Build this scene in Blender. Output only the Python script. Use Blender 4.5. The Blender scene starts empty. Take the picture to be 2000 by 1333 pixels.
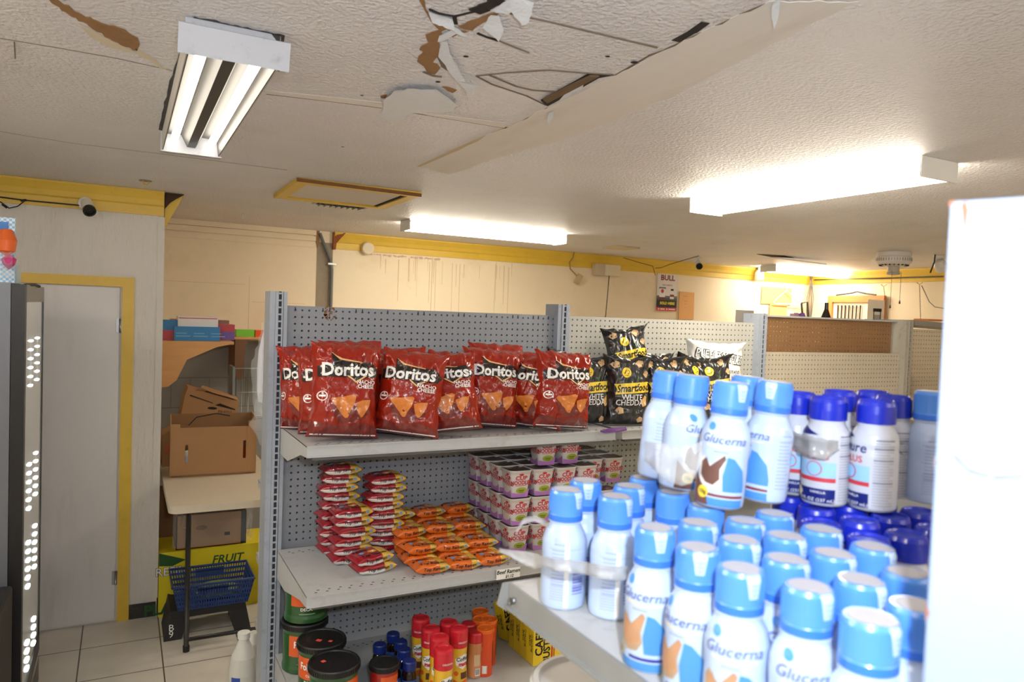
import bpy, bmesh, math, random
from mathutils import Vector, Matrix, noise
from mathutils.geometry import tessellate_polygon
random.seed(7)
S = bpy.context.scene
COL = S.collection
PI = math.pi
# ---------------------------------------------------------------- camera
FPX = 1425.8
CAM = Vector((-.5625, -2.7715, 1.775))
YAW, PIT, ROL = .4898, -.0359, .0366
_f = Vector((math.sin(YAW)*math.cos(PIT), math.cos(YAW)*math.cos(PIT), math.sin(PIT)))
_r = Vector((math.cos(YAW), -math.sin(YAW), 0))
_u = _r.cross(_f)
_r2 = _r*math.cos(ROL) + _u*math.sin(ROL)
_u2 = _u*math.cos(ROL) - _r*math.sin(ROL)
cd = bpy.data.cameras.new('camera'); cam = bpy.data.objects.new('camera', cd); COL.objects.link(cam)
cam.matrix_world = Matrix(((_r2.x, _u2.x, -_f.x, CAM.x), (_r2.y, _u2.y, -_f.y, CAM.y), (_r2.z, _u2.z, -_f.z, CAM.z), (0, 0, 0, 1)))
cd.sensor_width = 36; cd.lens = FPX/2000*36; cd.clip_start = .02; cd.clip_end = 60
cd.dof.use_dof = True; cd.dof.focus_distance = 2.9; cd.dof.aperture_fstop = 5.6
S.camera = cam
# ---------------------------------------------------------------- exposure and light
S.view_settings.view_transform = 'Standard'
S.view_settings.look = 'None'
S.view_settings.gamma = 1
S.view_settings.use_curve_mapping = False
S.view_settings.exposure = 0.95
TUBE = 37.0            # strength of the fluorescent tubes
TUBE_COL = (1, .90, .75)
w = bpy.data.worlds.new('world'); S.world = w; w.use_nodes = True
w.node_tree.nodes['Background'].inputs[0].default_value = (.75, .8, 1, 1)
w.node_tree.nodes['Background'].inputs[1].default_value = .05
# the camera's own flash, a hand's breadth right of and above the lens
fl = bpy.data.lights.new('camera_flash', 'AREA'); fl.shape = 'DISK'; fl.size = .035; fl.energy = 8.2; fl.color = (.76, .86, 1)
flo = bpy.data.objects.new('camera_flash', fl); COL.objects.link(flo)
flo.matrix_world = cam.matrix_world.copy(); flo.location = CAM + _r2*.085 + _u2*.11

# ---------------------------------------------------------------- helpers
def pt(px, py, ax, val):
    """world point where the sight line of a photograph pixel meets the plane ax = val"""
    d = _r2*((px-1000)/FPX) - _u2*((py-666.5)/FPX) + _f
    i = 'xyz'.index(ax)
    return CAM + d*((val-CAM[i])/d[i])

def lin(c):
    c /= 255.
    return c/12.92 if c <= .04045 else ((c+.055)/1.055)**2.4

MATS = {}
def mat(name, rgb, rough=.5, metal=0., spec=.5, bump=0., bscale=200., var=0., vscale=8., emit=None, trans=0., alpha=1., coat=0., dirt=None, dirt_scale=6., dirt_amt=.5, kind='noise', stretch=(1, 1, 1), bdist=.004):
    """procedural principled material; var mottles the colour, dirt adds blotches, bump adds relief"""
    if name in MATS: return MATS[name]
    m = bpy.data.materials.new(name); m.use_nodes = True
    nt = m.node_tree; N = nt.nodes; L = nt.links; b = N['Principled BSDF']
    c = tuple(lin(x) for x in rgb)
    b.inputs['Base Color'].default_value = (*c, 1); b.inputs['Roughness'].default_value = rough
    b.inputs['Metallic'].default_value = metal; b.inputs['Specular IOR Level'].default_value = spec
    b.inputs['Alpha'].default_value = alpha
    if trans: b.inputs['Transmission Weight'].default_value = trans
    if coat: b.inputs['Coat Weight'].default_value = coat; b.inputs['Coat Roughness'].default_value = .08
    if emit: b.inputs['Emission Color'].default_value = (*emit[0], 1); b.inputs['Emission Strength'].default_value = emit[1]
    tc = N.new('ShaderNodeTexCoord'); mp = N.new('ShaderNodeMapping'); mp.inputs['Scale'].default_value = stretch
    L.new(tc.outputs['Object'], mp.inputs[0])
    cur = None
    if var:
        n = N.new('ShaderNodeTexNoise'); n.inputs['Scale'].default_value = vscale; n.inputs['Detail'].default_value = 6
        L.new(mp.outputs[0], n.inputs['Vector'])
        mx = N.new('ShaderNodeMix'); mx.data_type = 'RGBA'
        mx.inputs[6].default_value = (*[max(0, x*(1-var)) for x in c], 1); mx.inputs[7].default_value = (*[min(1, x*(1+var)) for x in c], 1)
        L.new(n.outputs[0], mx.inputs[0]); L.new(mx.outputs[2], b.inputs['Base Color']); cur = mx.outputs[2]
    if dirt:
        n = N.new('ShaderNodeTexNoise'); n.inputs['Scale'].default_value = dirt_scale; n.inputs['Detail'].default_value = 9; n.inputs['Roughness'].default_value = .65
        L.new(mp.outputs[0], n.inputs['Vector'])
        r = N.new('ShaderNodeMapRange'); r.inputs[1].default_value = .55; r.inputs[2].default_value = .75; r.inputs[4].default_value = dirt_amt
        L.new(n.outputs[0], r.inputs[0])
        mx = N.new('ShaderNodeMix'); mx.data_type = 'RGBA'; L.new(r.outputs[0], mx.inputs[0])
        if cur: L.new(cur, mx.inputs[6])
        else: mx.inputs[6].default_value = (*c, 1)
        mx.inputs[7].default_value = (*[lin(x) for x in dirt], 1); L.new(mx.outputs[2], b.inputs['Base Color'])
    if bump:
        if kind == 'voronoi':
            n = N.new('ShaderNodeTexVoronoi'); n.inputs['Scale'].default_value = bscale
        else:
            n = N.new('ShaderNodeTexNoise'); n.inputs['Scale'].default_value = bscale; n.inputs['Detail'].default_value = 4
        L.new(mp.outputs[0], n.inputs['Vector'])
        bp = N.new('ShaderNodeBump'); bp.inputs['Strength'].default_value = min(1, bump); bp.inputs['Distance'].default_value = bdist
        L.new(n.outputs[0], bp.inputs['Height']); L.new(bp.outputs[0], b.inputs['Normal'])
    MATS[name] = m
    return m

class G:
    """collects shapes; build() links them as one mesh object"""
    def __init__(s): s.v = []; s.f = []; s.m = []; s.mats = []; s.sm = []
    def mi(s, m):
        if m not in s.mats: s.mats.append(m)
        return s.mats.index(m)
    def add(s, vs, fs, m, smooth=False, M=None):
        o = len(s.v); k = s.mi(m)
        s.v += [tuple(M @ Vector(v)) for v in vs] if M else [tuple(v) for v in vs]
        for f in fs: s.f.append([o+i for i in f]); s.m.append(k); s.sm.append(smooth)
        return s
    def box(s, a, b, m, M=None):
        x0, y0, z0 = [min(p, q) for p, q in zip(a, b)]; x1, y1, z1 = [max(p, q) for p, q in zip(a, b)]
        return s.add([(x0,y0,z0),(x1,y0,z0),(x1,y1,z0),(x0,y1,z0),(x0,y0,z1),(x1,y0,z1),(x1,y1,z1),(x0,y1,z1)],
                     [(0,3,2,1),(4,5,6,7),(0,1,5,4),(1,2,6,5),(2,3,7,6),(3,0,4,7)], m, False, M)
    def prism(s, pts, d, m, M=None):
        """polygon (list of 3-D points) pushed along the vector d"""
        n = len(pts); P = [Vector(p) for p in pts]; D = Vector(d)
        tri = tessellate_polygon([P])
        vs = P + [p+D for p in P]
        fs = [tuple(t) for t in tri] + [tuple(n+i for i in reversed(t)) for t in tri] + [(i, (i+1) % n, n+(i+1) % n, n+i) for i in range(n)]
        return s.add(vs, fs, m, False, M)
    def lathe(s, prof, m, n=28, M=None, smooth=True, caps=True):
        """prof: list of (r, z) or (r, z, mat) from bottom to top"""
        for a, b in zip(prof[:-1], prof[1:]):
            mm = b[2] if len(b) > 2 else m
            vs = [(a[0]*math.cos(2*PI*i/n), a[0]*math.sin(2*PI*i/n), a[1]) for i in range(n)] + [(b[0]*math.cos(2*PI*i/n), b[0]*math.sin(2*PI*i/n), b[1]) for i in range(n)]
            s.add(vs, [(i, (i+1) % n, n+(i+1) % n, n+i) for i in range(n)], mm, smooth, M)
        return s
    def disc(s, r, z, m, n=28, M=None, up=True):
        vs = [(r*math.cos(2*PI*i/n), r*math.sin(2*PI*i/n), z) for i in range(n)]
        return s.add(vs, [tuple(range(n)) if up else tuple(reversed(range(n)))], m, False, M)
    def tube(s, path, r, m, n=8, M=None):
        P = [Vector(p) for p in path]; rings = []
        for i, p in enumerate(P):
            t = (P[min(i+1, len(P)-1)] - P[max(i-1, 0)]).normalized()
            a = Vector((0, 0, 1)) if abs(t.z) < .9 else Vector((1, 0, 0))
            u = t.cross(a).normalized(); v = t.cross(u)
            rings.append([p + (u*math.cos(2*PI*k/n) + v*math.sin(2*PI*k/n))*r for k in range(n)])
        vs = [q for rg in rings for q in rg]
        fs = [(i*n+k, i*n+(k+1) % n, (i+1)*n+(k+1) % n, (i+1)*n+k) for i in range(len(P)-1) for k in range(n)]
        fs += [tuple(range(n)), tuple((len(P)-1)*n+k for k in reversed(range(n)))]
        return s.add(vs, fs, m, True, M)
    def grid(s, F, nu, nv, m, smooth=True, mfn=None, M=None):
        vs = [F(i/nu, j/nv) for j in range(nv+1) for i in range(nu+1)]
        if not mfn:
            return s.add(vs, [(j*(nu+1)+i, j*(nu+1)+i+1, (j+1)*(nu+1)+i+1, (j+1)*(nu+1)+i) for j in range(nv) for i in range(nu)], m, smooth, M)
        o = len(s.v); s.v += [tuple(M @ Vector(v)) if M else tuple(v) for v in vs]
        for j in range(nv):
            for i in range(nu):
                s.f.append([o+j*(nu+1)+i, o+j*(nu+1)+i+1, o+(j+1)*(nu+1)+i+1, o+(j+1)*(nu+1)+i]); s.m.append(s.mi(mfn((i+.5)/nu, (j+.5)/nv))); s.sm.append(smooth)
        return s
    def decal(s, shape, fn, m, maxlen=.02, M=None):
        vs, ts = shape
        vs, ts = subdiv(vs, ts, maxlen)
        return s.add([fn(u, v) for u, v in vs], ts, m, True, M)
    def mesh(s, name):
        me = bpy.data.meshes.new(name); me.from_pydata(s.v, [], s.f)
        for m in s.mats: me.materials.append(m)
        me.polygons.foreach_set('material_index', s.m); me.polygons.foreach_set('use_smooth', s.sm); me.update()
        return me
    def build(s, name, parent=None, loc=None, rot=None, weld=False, bevel=0):
        me = s.mesh(name)
        if weld or bevel:
            bm = bmesh.new(); bm.from_mesh(me); bmesh.ops.remove_doubles(bm, verts=bm.verts, dist=1e-5); bm.to_mesh(me); bm.free()
        o = bpy.data.objects.new(name, me); COL.objects.link(o); o.parent = parent
        if loc: o.location = loc
        if rot: o.rotation_euler = rot
        if bevel:
            md = o.modifiers.new('bevel', 'BEVEL'); md.width = bevel; md.segments = 2; md.limit_method = 'ANGLE'
        return o

def subdiv(vs, ts, L):
    vs = [tuple(v) for v in vs]; work = [tuple(t) for t in ts]; out = []; cache = {}
    while work:
        t = work.pop(); best = 0; bi = -1
        for i in range(3):
            a, b = vs[t[i]], vs[t[(i+1) % 3]]; d = math.hypot(a[0]-b[0], a[1]-b[1])
            if d > best: best, bi = d, i
        if best <= L: out.append(t); continue
        i, j, k = t[bi], t[(bi+1) % 3], t[(bi+2) % 3]; key = (min(i, j), max(i, j))
        if key not in cache:
            cache[key] = len(vs); vs.append(((vs[i][0]+vs[j][0])/2, (vs[i][1]+vs[j][1])/2))
        q = cache[key]; work += [(i, q, k), (q, j, k)]
    return vs, out

_tc = {}
def text(s, h, x=0, y=0, bold=0., shear=0., sx=1., rot=0., align='CENTER'):
    """2-D lettering of cap height about h centred on (x, y)"""
    key = (s, bold, shear, align)
    if key not in _tc:
        cu = bpy.data.curves.new('lettering', 'FONT'); cu.body = s; cu.size = 1; cu.offset = bold; cu.shear = shear; cu.align_x = align; cu.align_y = 'CENTER'; cu.resolution_u = 2; cu.fill_mode = 'BOTH'
        o = bpy.data.objects.new('lettering', cu); COL.objects.link(o)
        dg = bpy.context.evaluated_depsgraph_get(); me = bpy.data.meshes.new_from_object(o.evaluated_get(dg)); me.calc_loop_triangles()
        _tc[key] = ([(v.co.x, v.co.y) for v in me.vertices], [tuple(t.vertices) for t in me.loop_triangles])
        bpy.data.objects.remove(o); bpy.data.curves.remove(cu); bpy.data.meshes.remove(me)
    vs, ts = _tc[key]; k = h/.7; c, sn = math.cos(rot), math.sin(rot)
    return [(x + (a*k*sx)*c - (b*k)*sn, y + (a*k*sx)*sn + (b*k)*c) for a, b in vs], ts
def rect(x0, y0, x1, y1): return [(x0, y0), (x1, y0), (x1, y1), (x0, y1)], [(0, 1, 2), (0, 2, 3)]
def circ(x, y, r, n=16, ry=None):
    ry = ry or r
    return [(x, y)] + [(x+r*math.cos(2*PI*i/n), y+ry*math.sin(2*PI*i/n)) for i in range(n)], [(0, 1+i, 1+(i+1) % n) for i in range(n)]
def poly(pts):
    return [tuple(p) for p in pts], [tuple(t) for t in tessellate_polygon([[Vector((p[0], p[1], 0)) for p in pts]])]

def tag(o, label=None, cat=None, group=None, kind=None):
    if label: o['label'] = label
    if cat: o['category'] = cat
    if group: o['group'] = group
    if kind: o['kind'] = kind
    return o
def empty(name, loc=(0, 0, 0), rz=0., rx=0., ry=0.):
    o = bpy.data.objects.new(name, None); COL.objects.link(o); o.location = loc; o.rotation_euler = (rx, ry, rz); o.empty_display_size = .05
    return o
def copy_tree(o, parent=None):
    c = o.copy(); COL.objects.link(c); c.parent = parent
    for ch in [k for k in bpy.data.objects if k.parent == o]: copy_tree(ch, c)
    return c
class Kind:
    """one built thing that is copied with its parts; the first use is the original"""
    def __init__(s, root): s.root = root; s.used = False; s.kids = None
    def put(s, loc, rot, label, cat, group=None):
        if not s.used: o = s.root; s.used = True
        else: o = copy_tree(s.root)
        for k in ('group',):
            if k in o: del o[k]
        o.location = loc; o.rotation_euler = rot
        return tag(o, label, cat, group)
def struct(o): o['kind'] = 'structure'; return o
ORD = ['first', 'second', 'third', 'fourth', 'fifth', 'sixth', 'seventh', 'eighth', 'ninth', 'tenth', 'eleventh', 'twelfth', 'thirteenth']

# ---------------------------------------------------------------- materials
M_ceil = mat('popcorn_ceiling', (226, 223, 223), .55, bump=1, bscale=85, bdist=.011, var=.08, vscale=3, dirt=(206, 198, 190), dirt_scale=1.6, dirt_amt=.5)
M_plaster = mat('smooth_plaster', (228, 222, 214), .7, bump=.25, bscale=30, var=.06, vscale=5, dirt=(208, 198, 186), dirt_scale=3, dirt_amt=.5, stretch=(3, .6, 1))
M_board = mat('torn_brown_paper', (150, 112, 72), .8, bump=.4, bscale=60, var=.2, vscale=30)
M_dark = mat('dark_gap', (40, 32, 26), .9)
M_crack = mat('crack', (122, 106, 90), .9)
M_peel = mat('peeling_paint', (222, 226, 230), .6, bump=.4, bscale=90)
M_wallw = mat('white_textured_wall', (218, 212, 203), .5, bump=1, bdist=.012, bscale=28, var=.05, vscale=4, dirt=(178, 165, 146), dirt_scale=2.5, dirt_amt=.45, stretch=(1, 1, .35))
M_wallc = mat('cream_wall', (238, 221, 188), .65, bump=.2, bscale=25, var=.05, vscale=3, dirt=(204, 182, 150), dirt_scale=2.2, dirt_amt=.4)
M_yellow = mat('yellow_trim_paint', (224, 186, 62), .42, var=.07, vscale=10, dirt=(150, 112, 40), dirt_scale=14, dirt_amt=.18)
M_door = mat('door_white_paint', (220, 216, 213), .4, var=.05, vscale=2, dirt=(176, 168, 160), dirt_scale=1.6, dirt_amt=.5, stretch=(3, 3, .5))
M_metal = mat('steel', (150, 150, 148), .35, .9, bump=.05)
M_grey = mat('grey_blue_painted_steel', (142, 148, 157), .38, 0, .5, var=.05, vscale=9, dirt=(120, 124, 130), dirt_scale=22, dirt_amt=.35)
M_greyl = mat('pale_grey_painted_steel', (182, 184, 185), .36, 0, .5, var=.05, vscale=7, dirt=(140, 136, 130), dirt_scale=18, dirt_amt=.4)
M_peg1 = mat('grey_pegboard', (140, 145, 152), .55, bump=.12, bscale=300, var=.03)
M_peg2 = mat('cream_grey_pegboard', (172, 171, 163), .55, bump=.1, bscale=300, var=.03)
M_peg3 = mat('cream_pegboard', (190, 181, 162), .55, bump=.1, bscale=300, var=.03)
M_pegb = mat('brown_hardboard', (140, 104, 68), .6, bump=.2, bscale=200, var=.12, vscale=5)
M_black = mat('black_plastic', (22, 22, 24), .35)
M_white = mat('white_plastic', (232, 232, 228), .4)
M_wood = mat('birch_plywood', (214, 160, 98), .55, var=.14, vscale=6, stretch=(1, 1, 6), bump=.1, bscale=60)
M_card = mat('brown_cardboard', (172, 130, 88), .8, var=.07, vscale=12, bump=.15, bscale=120)
M_card2 = mat('dark_cardboard', (138, 102, 68), .8, var=.08, vscale=12)
M_cardin = mat('cardboard_inside', (150, 112, 74), .85)
M_paper = mat('white_paper', (236, 236, 232), .7)
M_ink = mat('black_ink', (24, 22, 24), .6)
M_tube = mat('lit_fluorescent_tube', (255, 255, 255), .4, emit=(TUBE_COL, TUBE*.13))
M_diff = mat('lit_diffuser', (255, 255, 250), .35, emit=(TUBE_COL, TUBE*.42))
M_refl = mat('lamp_reflector', (62, 60, 57), .45, bump=.04)
M_lampmetal = mat('lamp_end_plate', (190, 192, 198), .5, var=.05, dirt=(110, 112, 120), dirt_scale=30, dirt_amt=.4)
M_film = mat('clear_plastic_film', (215, 222, 226), .14, alpha=.17, bump=.8, bscale=35)
M_strap = mat('shrink_band', (190, 188, 184), .18, alpha=.5, bump=.5, bscale=25)
# ================================================================ THE ROOM
CZ = 2.385            # ceiling height
YB = 3.10             # back wall
XR = 6.43             # right wall
YD = 1.75             # wall with the door
XC = -.372            # free end of the door wall
# floor of square tiles
def floor_mat():
    m = bpy.data.materials.new('floor_tiles'); m.use_nodes = True; N = m.node_tree.nodes; L = m.node_tree.links; b = N['Principled BSDF']
    tc = N.new('ShaderNodeTexCoord'); sp = N.new('ShaderNodeSeparateXYZ'); L.new(tc.outputs['Object'], sp.inputs[0])
    outs = []
    for ax, off in ((0, .0), (1, 1.075)):
        a = N.new('ShaderNodeMath'); a.operation = 'SUBTRACT'; L.new(sp.outputs[ax], a.inputs[0]); a.inputs[1].default_value = off
        p = N.new('ShaderNodeMath'); p.operation = 'PINGPONG'; L.new(a.outputs[0], p.inputs[0]); p.inputs[1].default_value = .1825
        g = N.new('ShaderNodeMath'); g.operation = 'LESS_THAN'; L.new(p.outputs[0], g.inputs[0]); g.inputs[1].default_value = .0032
        outs.append(g)
    mx = N.new('ShaderNodeMath'); mx.operation = 'MAXIMUM'; L.new(outs[0].outputs[0], mx.inputs[0]); L.new(outs[1].outputs[0], mx.inputs[1])
    n = N.new('ShaderNodeTexNoise'); n.inputs['Scale'].default_value = 5; n.inputs['Detail'].default_value = 8; L.new(tc.outputs['Object'], n.inputs['Vector'])
    c = N.new('ShaderNodeMix'); c.data_type = 'RGBA'; c.inputs[6].default_value = (*[lin(x) for x in (190, 182, 168)], 1); c.inputs[7].default_value = (*[lin(x) for x in (228, 222, 210)], 1); L.new(n.outputs[0], c.inputs[0])
    d = N.new('ShaderNodeMix'); d.data_type = 'RGBA'; L.new(mx.outputs[0], d.inputs[0]); L.new(c.outputs[2], d.inputs[6]); d.inputs[7].default_value = (*[lin(x) for x in (92, 80, 70)], 1)
    L.new(d.outputs[2], b.inputs['Base Color']); b.inputs['Roughness'].default_value = .3
    return m
struct(G().box((-3, -5, -.1), (XR+.1, YB+.1, 0), floor_mat()).build('floor'))
ceil = struct(G().box((-3, -5, CZ), (XR+.1, YB+.1, CZ+.1), M_ceil).build('ceiling'))
struct(G().box((-3, YD, 0), (XC, YD+.1, CZ), M_wallw).build('wall_left'))
struct(G().box((-.52, YD+.1, 0), (-.42, YB, CZ), M_wallc).build('wall_alcove'))
wb = struct(G().box((-.52, YB, 0), (XR, YB+.1, CZ), M_wallc).build('wall_back'))
struct(G().box((XR, -5, 0), (XR+.1, YB+.1, CZ), M_wallc).build('wall_right'))
struct(G().box((-3.1, -5, 0), (-3, YD+.1, CZ), M_wallw).build('wall_side'))
struct(G().box((-3.1, -5.1, 0), (XR+.1, -5, CZ), M_wallw).build('wall_front'))
# crown trims (two stepped yellow boards)
def crown(a, b, n, m=M_yellow, h=.135):
    """a, b: wall ends (x, y); n: unit vector into the room"""
    g = G(); A, B, N_ = Vector((*a, 0)), Vector((*b, 0)), Vector((*n, 0))
    prof = [(0, CZ-h), (.012, CZ-h), (.016, CZ-h+.05), (.024, CZ-h+.058), (.03, CZ-.05), (.045, CZ-.012), (.045, CZ-.001), (0, CZ-.001)]
    P = [A + N_*d + Vector((0, 0, z)) for d, z in prof]
    g.prism([tuple(p) for p in P], tuple(B-A), m)
    return g
struct(crown((-2.2, YD), (XC-.002, YD), (0, -1)).build('trim_1'))
struct(crown((.915, YB), (XR, YB), (0, -1)).build('trim_2'))
struct(crown((XR, YB-.05), (XR, -4.9), (-1, 0)).build('trim_3'))
g = G()
for z0, z1, d in ((CZ-.04, CZ-.001, .03), (CZ-.085, CZ-.045, .018), (CZ-.135, CZ-.09, .01)): g.box((-.41, YB-d, z0), (.77, YB, z1), M_wallc)
struct(g.build('trim_4'))
# corner bead and broken board end at the free edge of the door wall
g = G().box((XC-.03, YD-.006, 0.1), (XC+.004, YD, CZ-.14), M_wallw)
struct(g.build('trim_5'))
g = G().prism([(XC+.004, YD+.02, CZ-.003), (XC+.1, YD+.02, CZ-.003), (XC+.02, YD+.02, CZ-.17), (XC+.004, YD+.02, CZ-.2)], (0, .1, 0), M_yellow)
g.prism([(XC+.004, YD+.0, CZ-.003), (XC+.1, YD+.0, CZ-.003), (XC+.06, YD+.0, CZ-.03), (XC+.03, YD, CZ-.055), (XC+.004, YD+.0, CZ-.09)], (0, .019, 0), mat('broken_dark_wood', (70, 46, 30), .85, bump=.5, bscale=80))
struct(g.build('trim_6'))
struct(G().box((-.515, YD-.012, 0), (XC-.005, YD-.001, .08), mat('black_baseboard', (48, 46, 44), .5, dirt=(120, 90, 60), dirt_scale=25)).build('baseboard_left'))
# door with casing
g = G()
X0, X1, DT = -1.25, -.582, 1.846
g.box((X1+.012, YD-.018, 0), (X1+.07, YD, DT+.055), M_yellow); g.box((X0, YD-.018, DT+.003), (X1+.012, YD, DT+.055), M_yellow)
struct(g.build('trim_7'))
d = struct(G().box((X0, YD-.012, .012), (X1, YD-.002, DT-.005), M_door).build('door_1'))
for z in (1.60, .21):
    h = G().tube([(X1+.004, YD-.02, z), (X1+.004, YD-.02, z+.075)], .006, M_metal).box((X1-.015, YD-.016, z), (X1+.02, YD-.0125, z+.075), M_metal)
    h.build('hinge', d)
g = G()
for x, a, b in ((-.745, .25, 1.7), (-.79, .4, 1.2)): pass
# bare concrete column with conduit in the gap of the back wall
g = G().box((.785, YB-.004, 0), (.91, YB+.0, CZ-.09), mat('bare_concrete', (150, 138, 118), .9, bump=.5, bscale=40, var=.15, vscale=9, dirt=(96, 86, 74), dirt_scale=6))
g.prism([(.74, YB-.012, CZ-.003), (.80, YB-.012, CZ-.003), (.80, YB-.012, CZ-.10), (.785, YB-.012, CZ-.14), (.765, YB-.012, CZ-.05)], (0, .012, 0), M_board)
g.prism([(.905, YB-.035, CZ-.003), (1.0, YB-.047, CZ-.003), (.96, YB-.047, CZ-.05), (.93, YB-.035, CZ-.09), (.925, YB-.035, CZ-.14), (.905, YB-.03, CZ-.14)], (0, .035, 0), mat('rusty_board', (146, 84, 44), .85, var=.3, vscale=40, bump=.5, bscale=60))
struct(g.build('trim_8'))
o = G().tube([(.80, YB-.02, CZ-.02), (.83, YB-.03, CZ-.10), (.885, YB-.03, CZ-.22), (.90, YB-.03, CZ-.3), (.90, YB-.03, 1.4)], .012, mat('grey_conduit', (98, 102, 100), .5)).build('electrical_conduit')
tag(o, 'grey conduit pipe running down the bare concrete strip of the back wall', 'pipe')
G().box((.865, YB-.044, CZ-.265), (.93, YB-.014, CZ-.25), M_metal).build('pipe_clamp', o)

# --- rust streaks under the yellow trim and nail holes
M_rust = mat('rust_stain', (206, 176, 142), .7, var=.12, vscale=30)
g = G(); rr = random.Random(3)
for i in range(26):
    x = 1.25 + rr.random()*1.3; l = rr.choice((.12, .2, .35, .5)); wd = .002+.004*rr.random(); z0 = CZ-.137-rr.random()*.05
    if abs(x-1.9) < .02: l = .55; wd = .007
    g.prism([(x, YB-.0015, z0), (x+wd, YB-.0015, z0), (x+wd*.7, YB-.0015, z0-l), (x+wd*.2, YB-.0015, z0-l*.98)], (0, .001, 0), M_rust)
for i in range(16):
    x = 1.2+i*.04+rr.random()*.03; r = .008+.01*rr.random()
    g.prism([(x+r*1.6*math.cos(a*PI/4)*(.8+.4*rr.random()), YB-.0018, CZ-.15-rr.random()*.012+r*.5*math.sin(a*PI/4)) for a in range(8)], (0, .001, 0), M_rust)
g.build('rust_streaks', wb)
g = G()
M_jl = mat('wall_joint_line', (196, 176, 142), .8)
for x0, x1, z in ((.3, .7, 1.80), (-.4, .25, 1.93)): g.box((x0, YB-.001, z), (x1, YB, z+.002), M_jl)
for x in (.28,): g.box((x, YB-.001, 1.5), (x+.002, YB, 2.0), M_jl)
g.build('panel_joint', wb)
M_wallg = mat('grey_painted_blockwork', (150, 148, 142), .7, bump=.2, bscale=30)
g = G().box((-.42, YB-.006, 0), (.785, YB, 1.5), M_wallg)
M_bj = mat('block_joint', (118, 114, 106), .8)
for z in (1.22, 1.0, .8): g.box((-.42, YB-.0075, z), (.785, YB-.006, z+.005), M_bj)
for i in range(9): g.box((-.38+i*.13, YB-.0075, 1.0), (-.377+i*.13, YB-.006, 1.22), M_bj)
g.build('lower_wall', wb)

# ---------------------------------------------------------------- ceiling damage
def cp(px, py, dz=0.): return pt(px, py, 'z', CZ-dz)
K = 3.0769
def z2(pts, dz=0.): return [cp(650+x/K, y/K, dz) for x, y in pts]      # points read on a close view of the photograph
def z1(pts, dz=0.): return [cp(x/2.857, y/2.857, dz) for x, y in pts]
def z3(pts, dz=0.): return [cp(500+x/K, 320+y/K, dz) for x, y in pts]
def flat(pts, th, m, name):
    # pts in ceiling plane; slab of thickness th hanging below
    return G().prism([(p.x, p.y, p.z) for p in pts], (0, 0, th), m).build(name, ceil)
def strip(pts, wd, m, name, th=.0012):
    g = G(); P = [Vector(p) for p in pts]
    for a, b in zip(P[:-1], P[1:]):
        t = (b-a).normalized(); n_ = Vector((-t.y, t.x, 0))*wd*(.34 if wd < .02 else .5)
        g.prism([a-n_, b-n_*random.uniform(.5, 1.3), b+n_*random.uniform(.5, 1.3), a+n_], (0, 0, th-.0002), m)
    return g.build(name, ceil)
def rough(pts, amt, n=5, seed=1):
    r = random.Random(seed); out = []
    for a, b in zip(pts, pts[1:]+pts[:1]):
        a, b = Vector((*a, 0)), Vector((*b, 0)); k = max(1, int((b-a).length/n)); t = (b-a); nn = Vector((-t.y, t.x, 0)).normalized() if t.length else t
        for i in range(k): q = a+t*(i/k)+(nn*r.uniform(-amt, amt) if i else nn*0); out.append((q.x, q.y))
    return out
# broad smooth band of joint compound along the beam, and lighter filled joints
flat(z2(rough([(520, 1005), (1280, 655), (1690, 460), (2000, 300), (2620, 10), (3160, 10), (2900, 130), (2000, 600), (1500, 800), (1000, 950), (700, 1050)], 8, 60, 5), .0012), .0012, M_plaster, 'plaster_band')
strip(z2([(520, 1003), (700, 920), (860, 850), (1060, 765)], .001), .022, mat('raw_seam_edge', (206, 186, 152), .7), 'seam_edge', .004)
strip(z2([(1060, 768), (1290, 650)], .001), .008, M_crack, 'seam_edge', .003)
strip(z2([(1700, 455), (1900, 335), (2000, 300), (2150, 230), (2450, 90), (2620, 20)], .001), .012, M_crack, 'seam_edge', .003)
strip(z2([(2060, 250), (2160, 195), (2250, 140)], .001), .022, M_dark, 'seam_edge', .004)
flat(z2([(-400, 545), (0, 585), (295, 618), (300, 650), (0, 612), (-400, 565)], .001), .001, M_plaster, 'filled_joint')
flat(z2([(455, 670), (1040, 740), (1045, 772), (700, 720)], .001), .001, M_plaster, 'filled_joint')
strip(z2([(-400, 568), (0, 614), (295, 652)], .0012), .004, M_crack, 'joint_crack')
strip(z2([(455, 676), (720, 720), (1045, 774)], .0012), .005, M_crack, 'joint_crack')
# torn brown facing paper
flat(z2(rough([(497, -40), (545, -40), (560, 60), (600, 110), (720, 140), (705, 170), (655, 190), (640, 260), (652, 330), (622, 350), (600, 380), (625, 385), (645, 410), (612, 450), (565, 432), (548, 402), (507, 372), (515, 340), (545, 312), (520, 300), (530, 280), (575, 258), (556, 212), (612, 190), (640, 182), (598, 140), (568, 90)], 3, 18), .002), .0018, M_board, 'torn_paper')
flat(z2(rough([(752, 160), (850, 120), (930, 88), (1004, 70), (985, 98), (900, 140), (840, 186), (790, 178)], 3, 18, 2), .002), .0018, M_board, 'torn_paper')
flat(z2(rough([(700, 215), (740, 185), (820, 190), (760, 205), (720, 225)], 2, 12, 3), .002), .0018, M_board, 'torn_paper')
flat(z2(rough([(655, 522), (700, 527), (745, 545), (720, 560), (690, 548)], 2, 12, 4), .002), .0018, M_board, 'torn_paper')
flat(z2(rough([(285, 580), (325, 570), (320, 590), (292, 592)], 2, 12, 4), .002), .0018, M_board, 'torn_paper')
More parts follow.
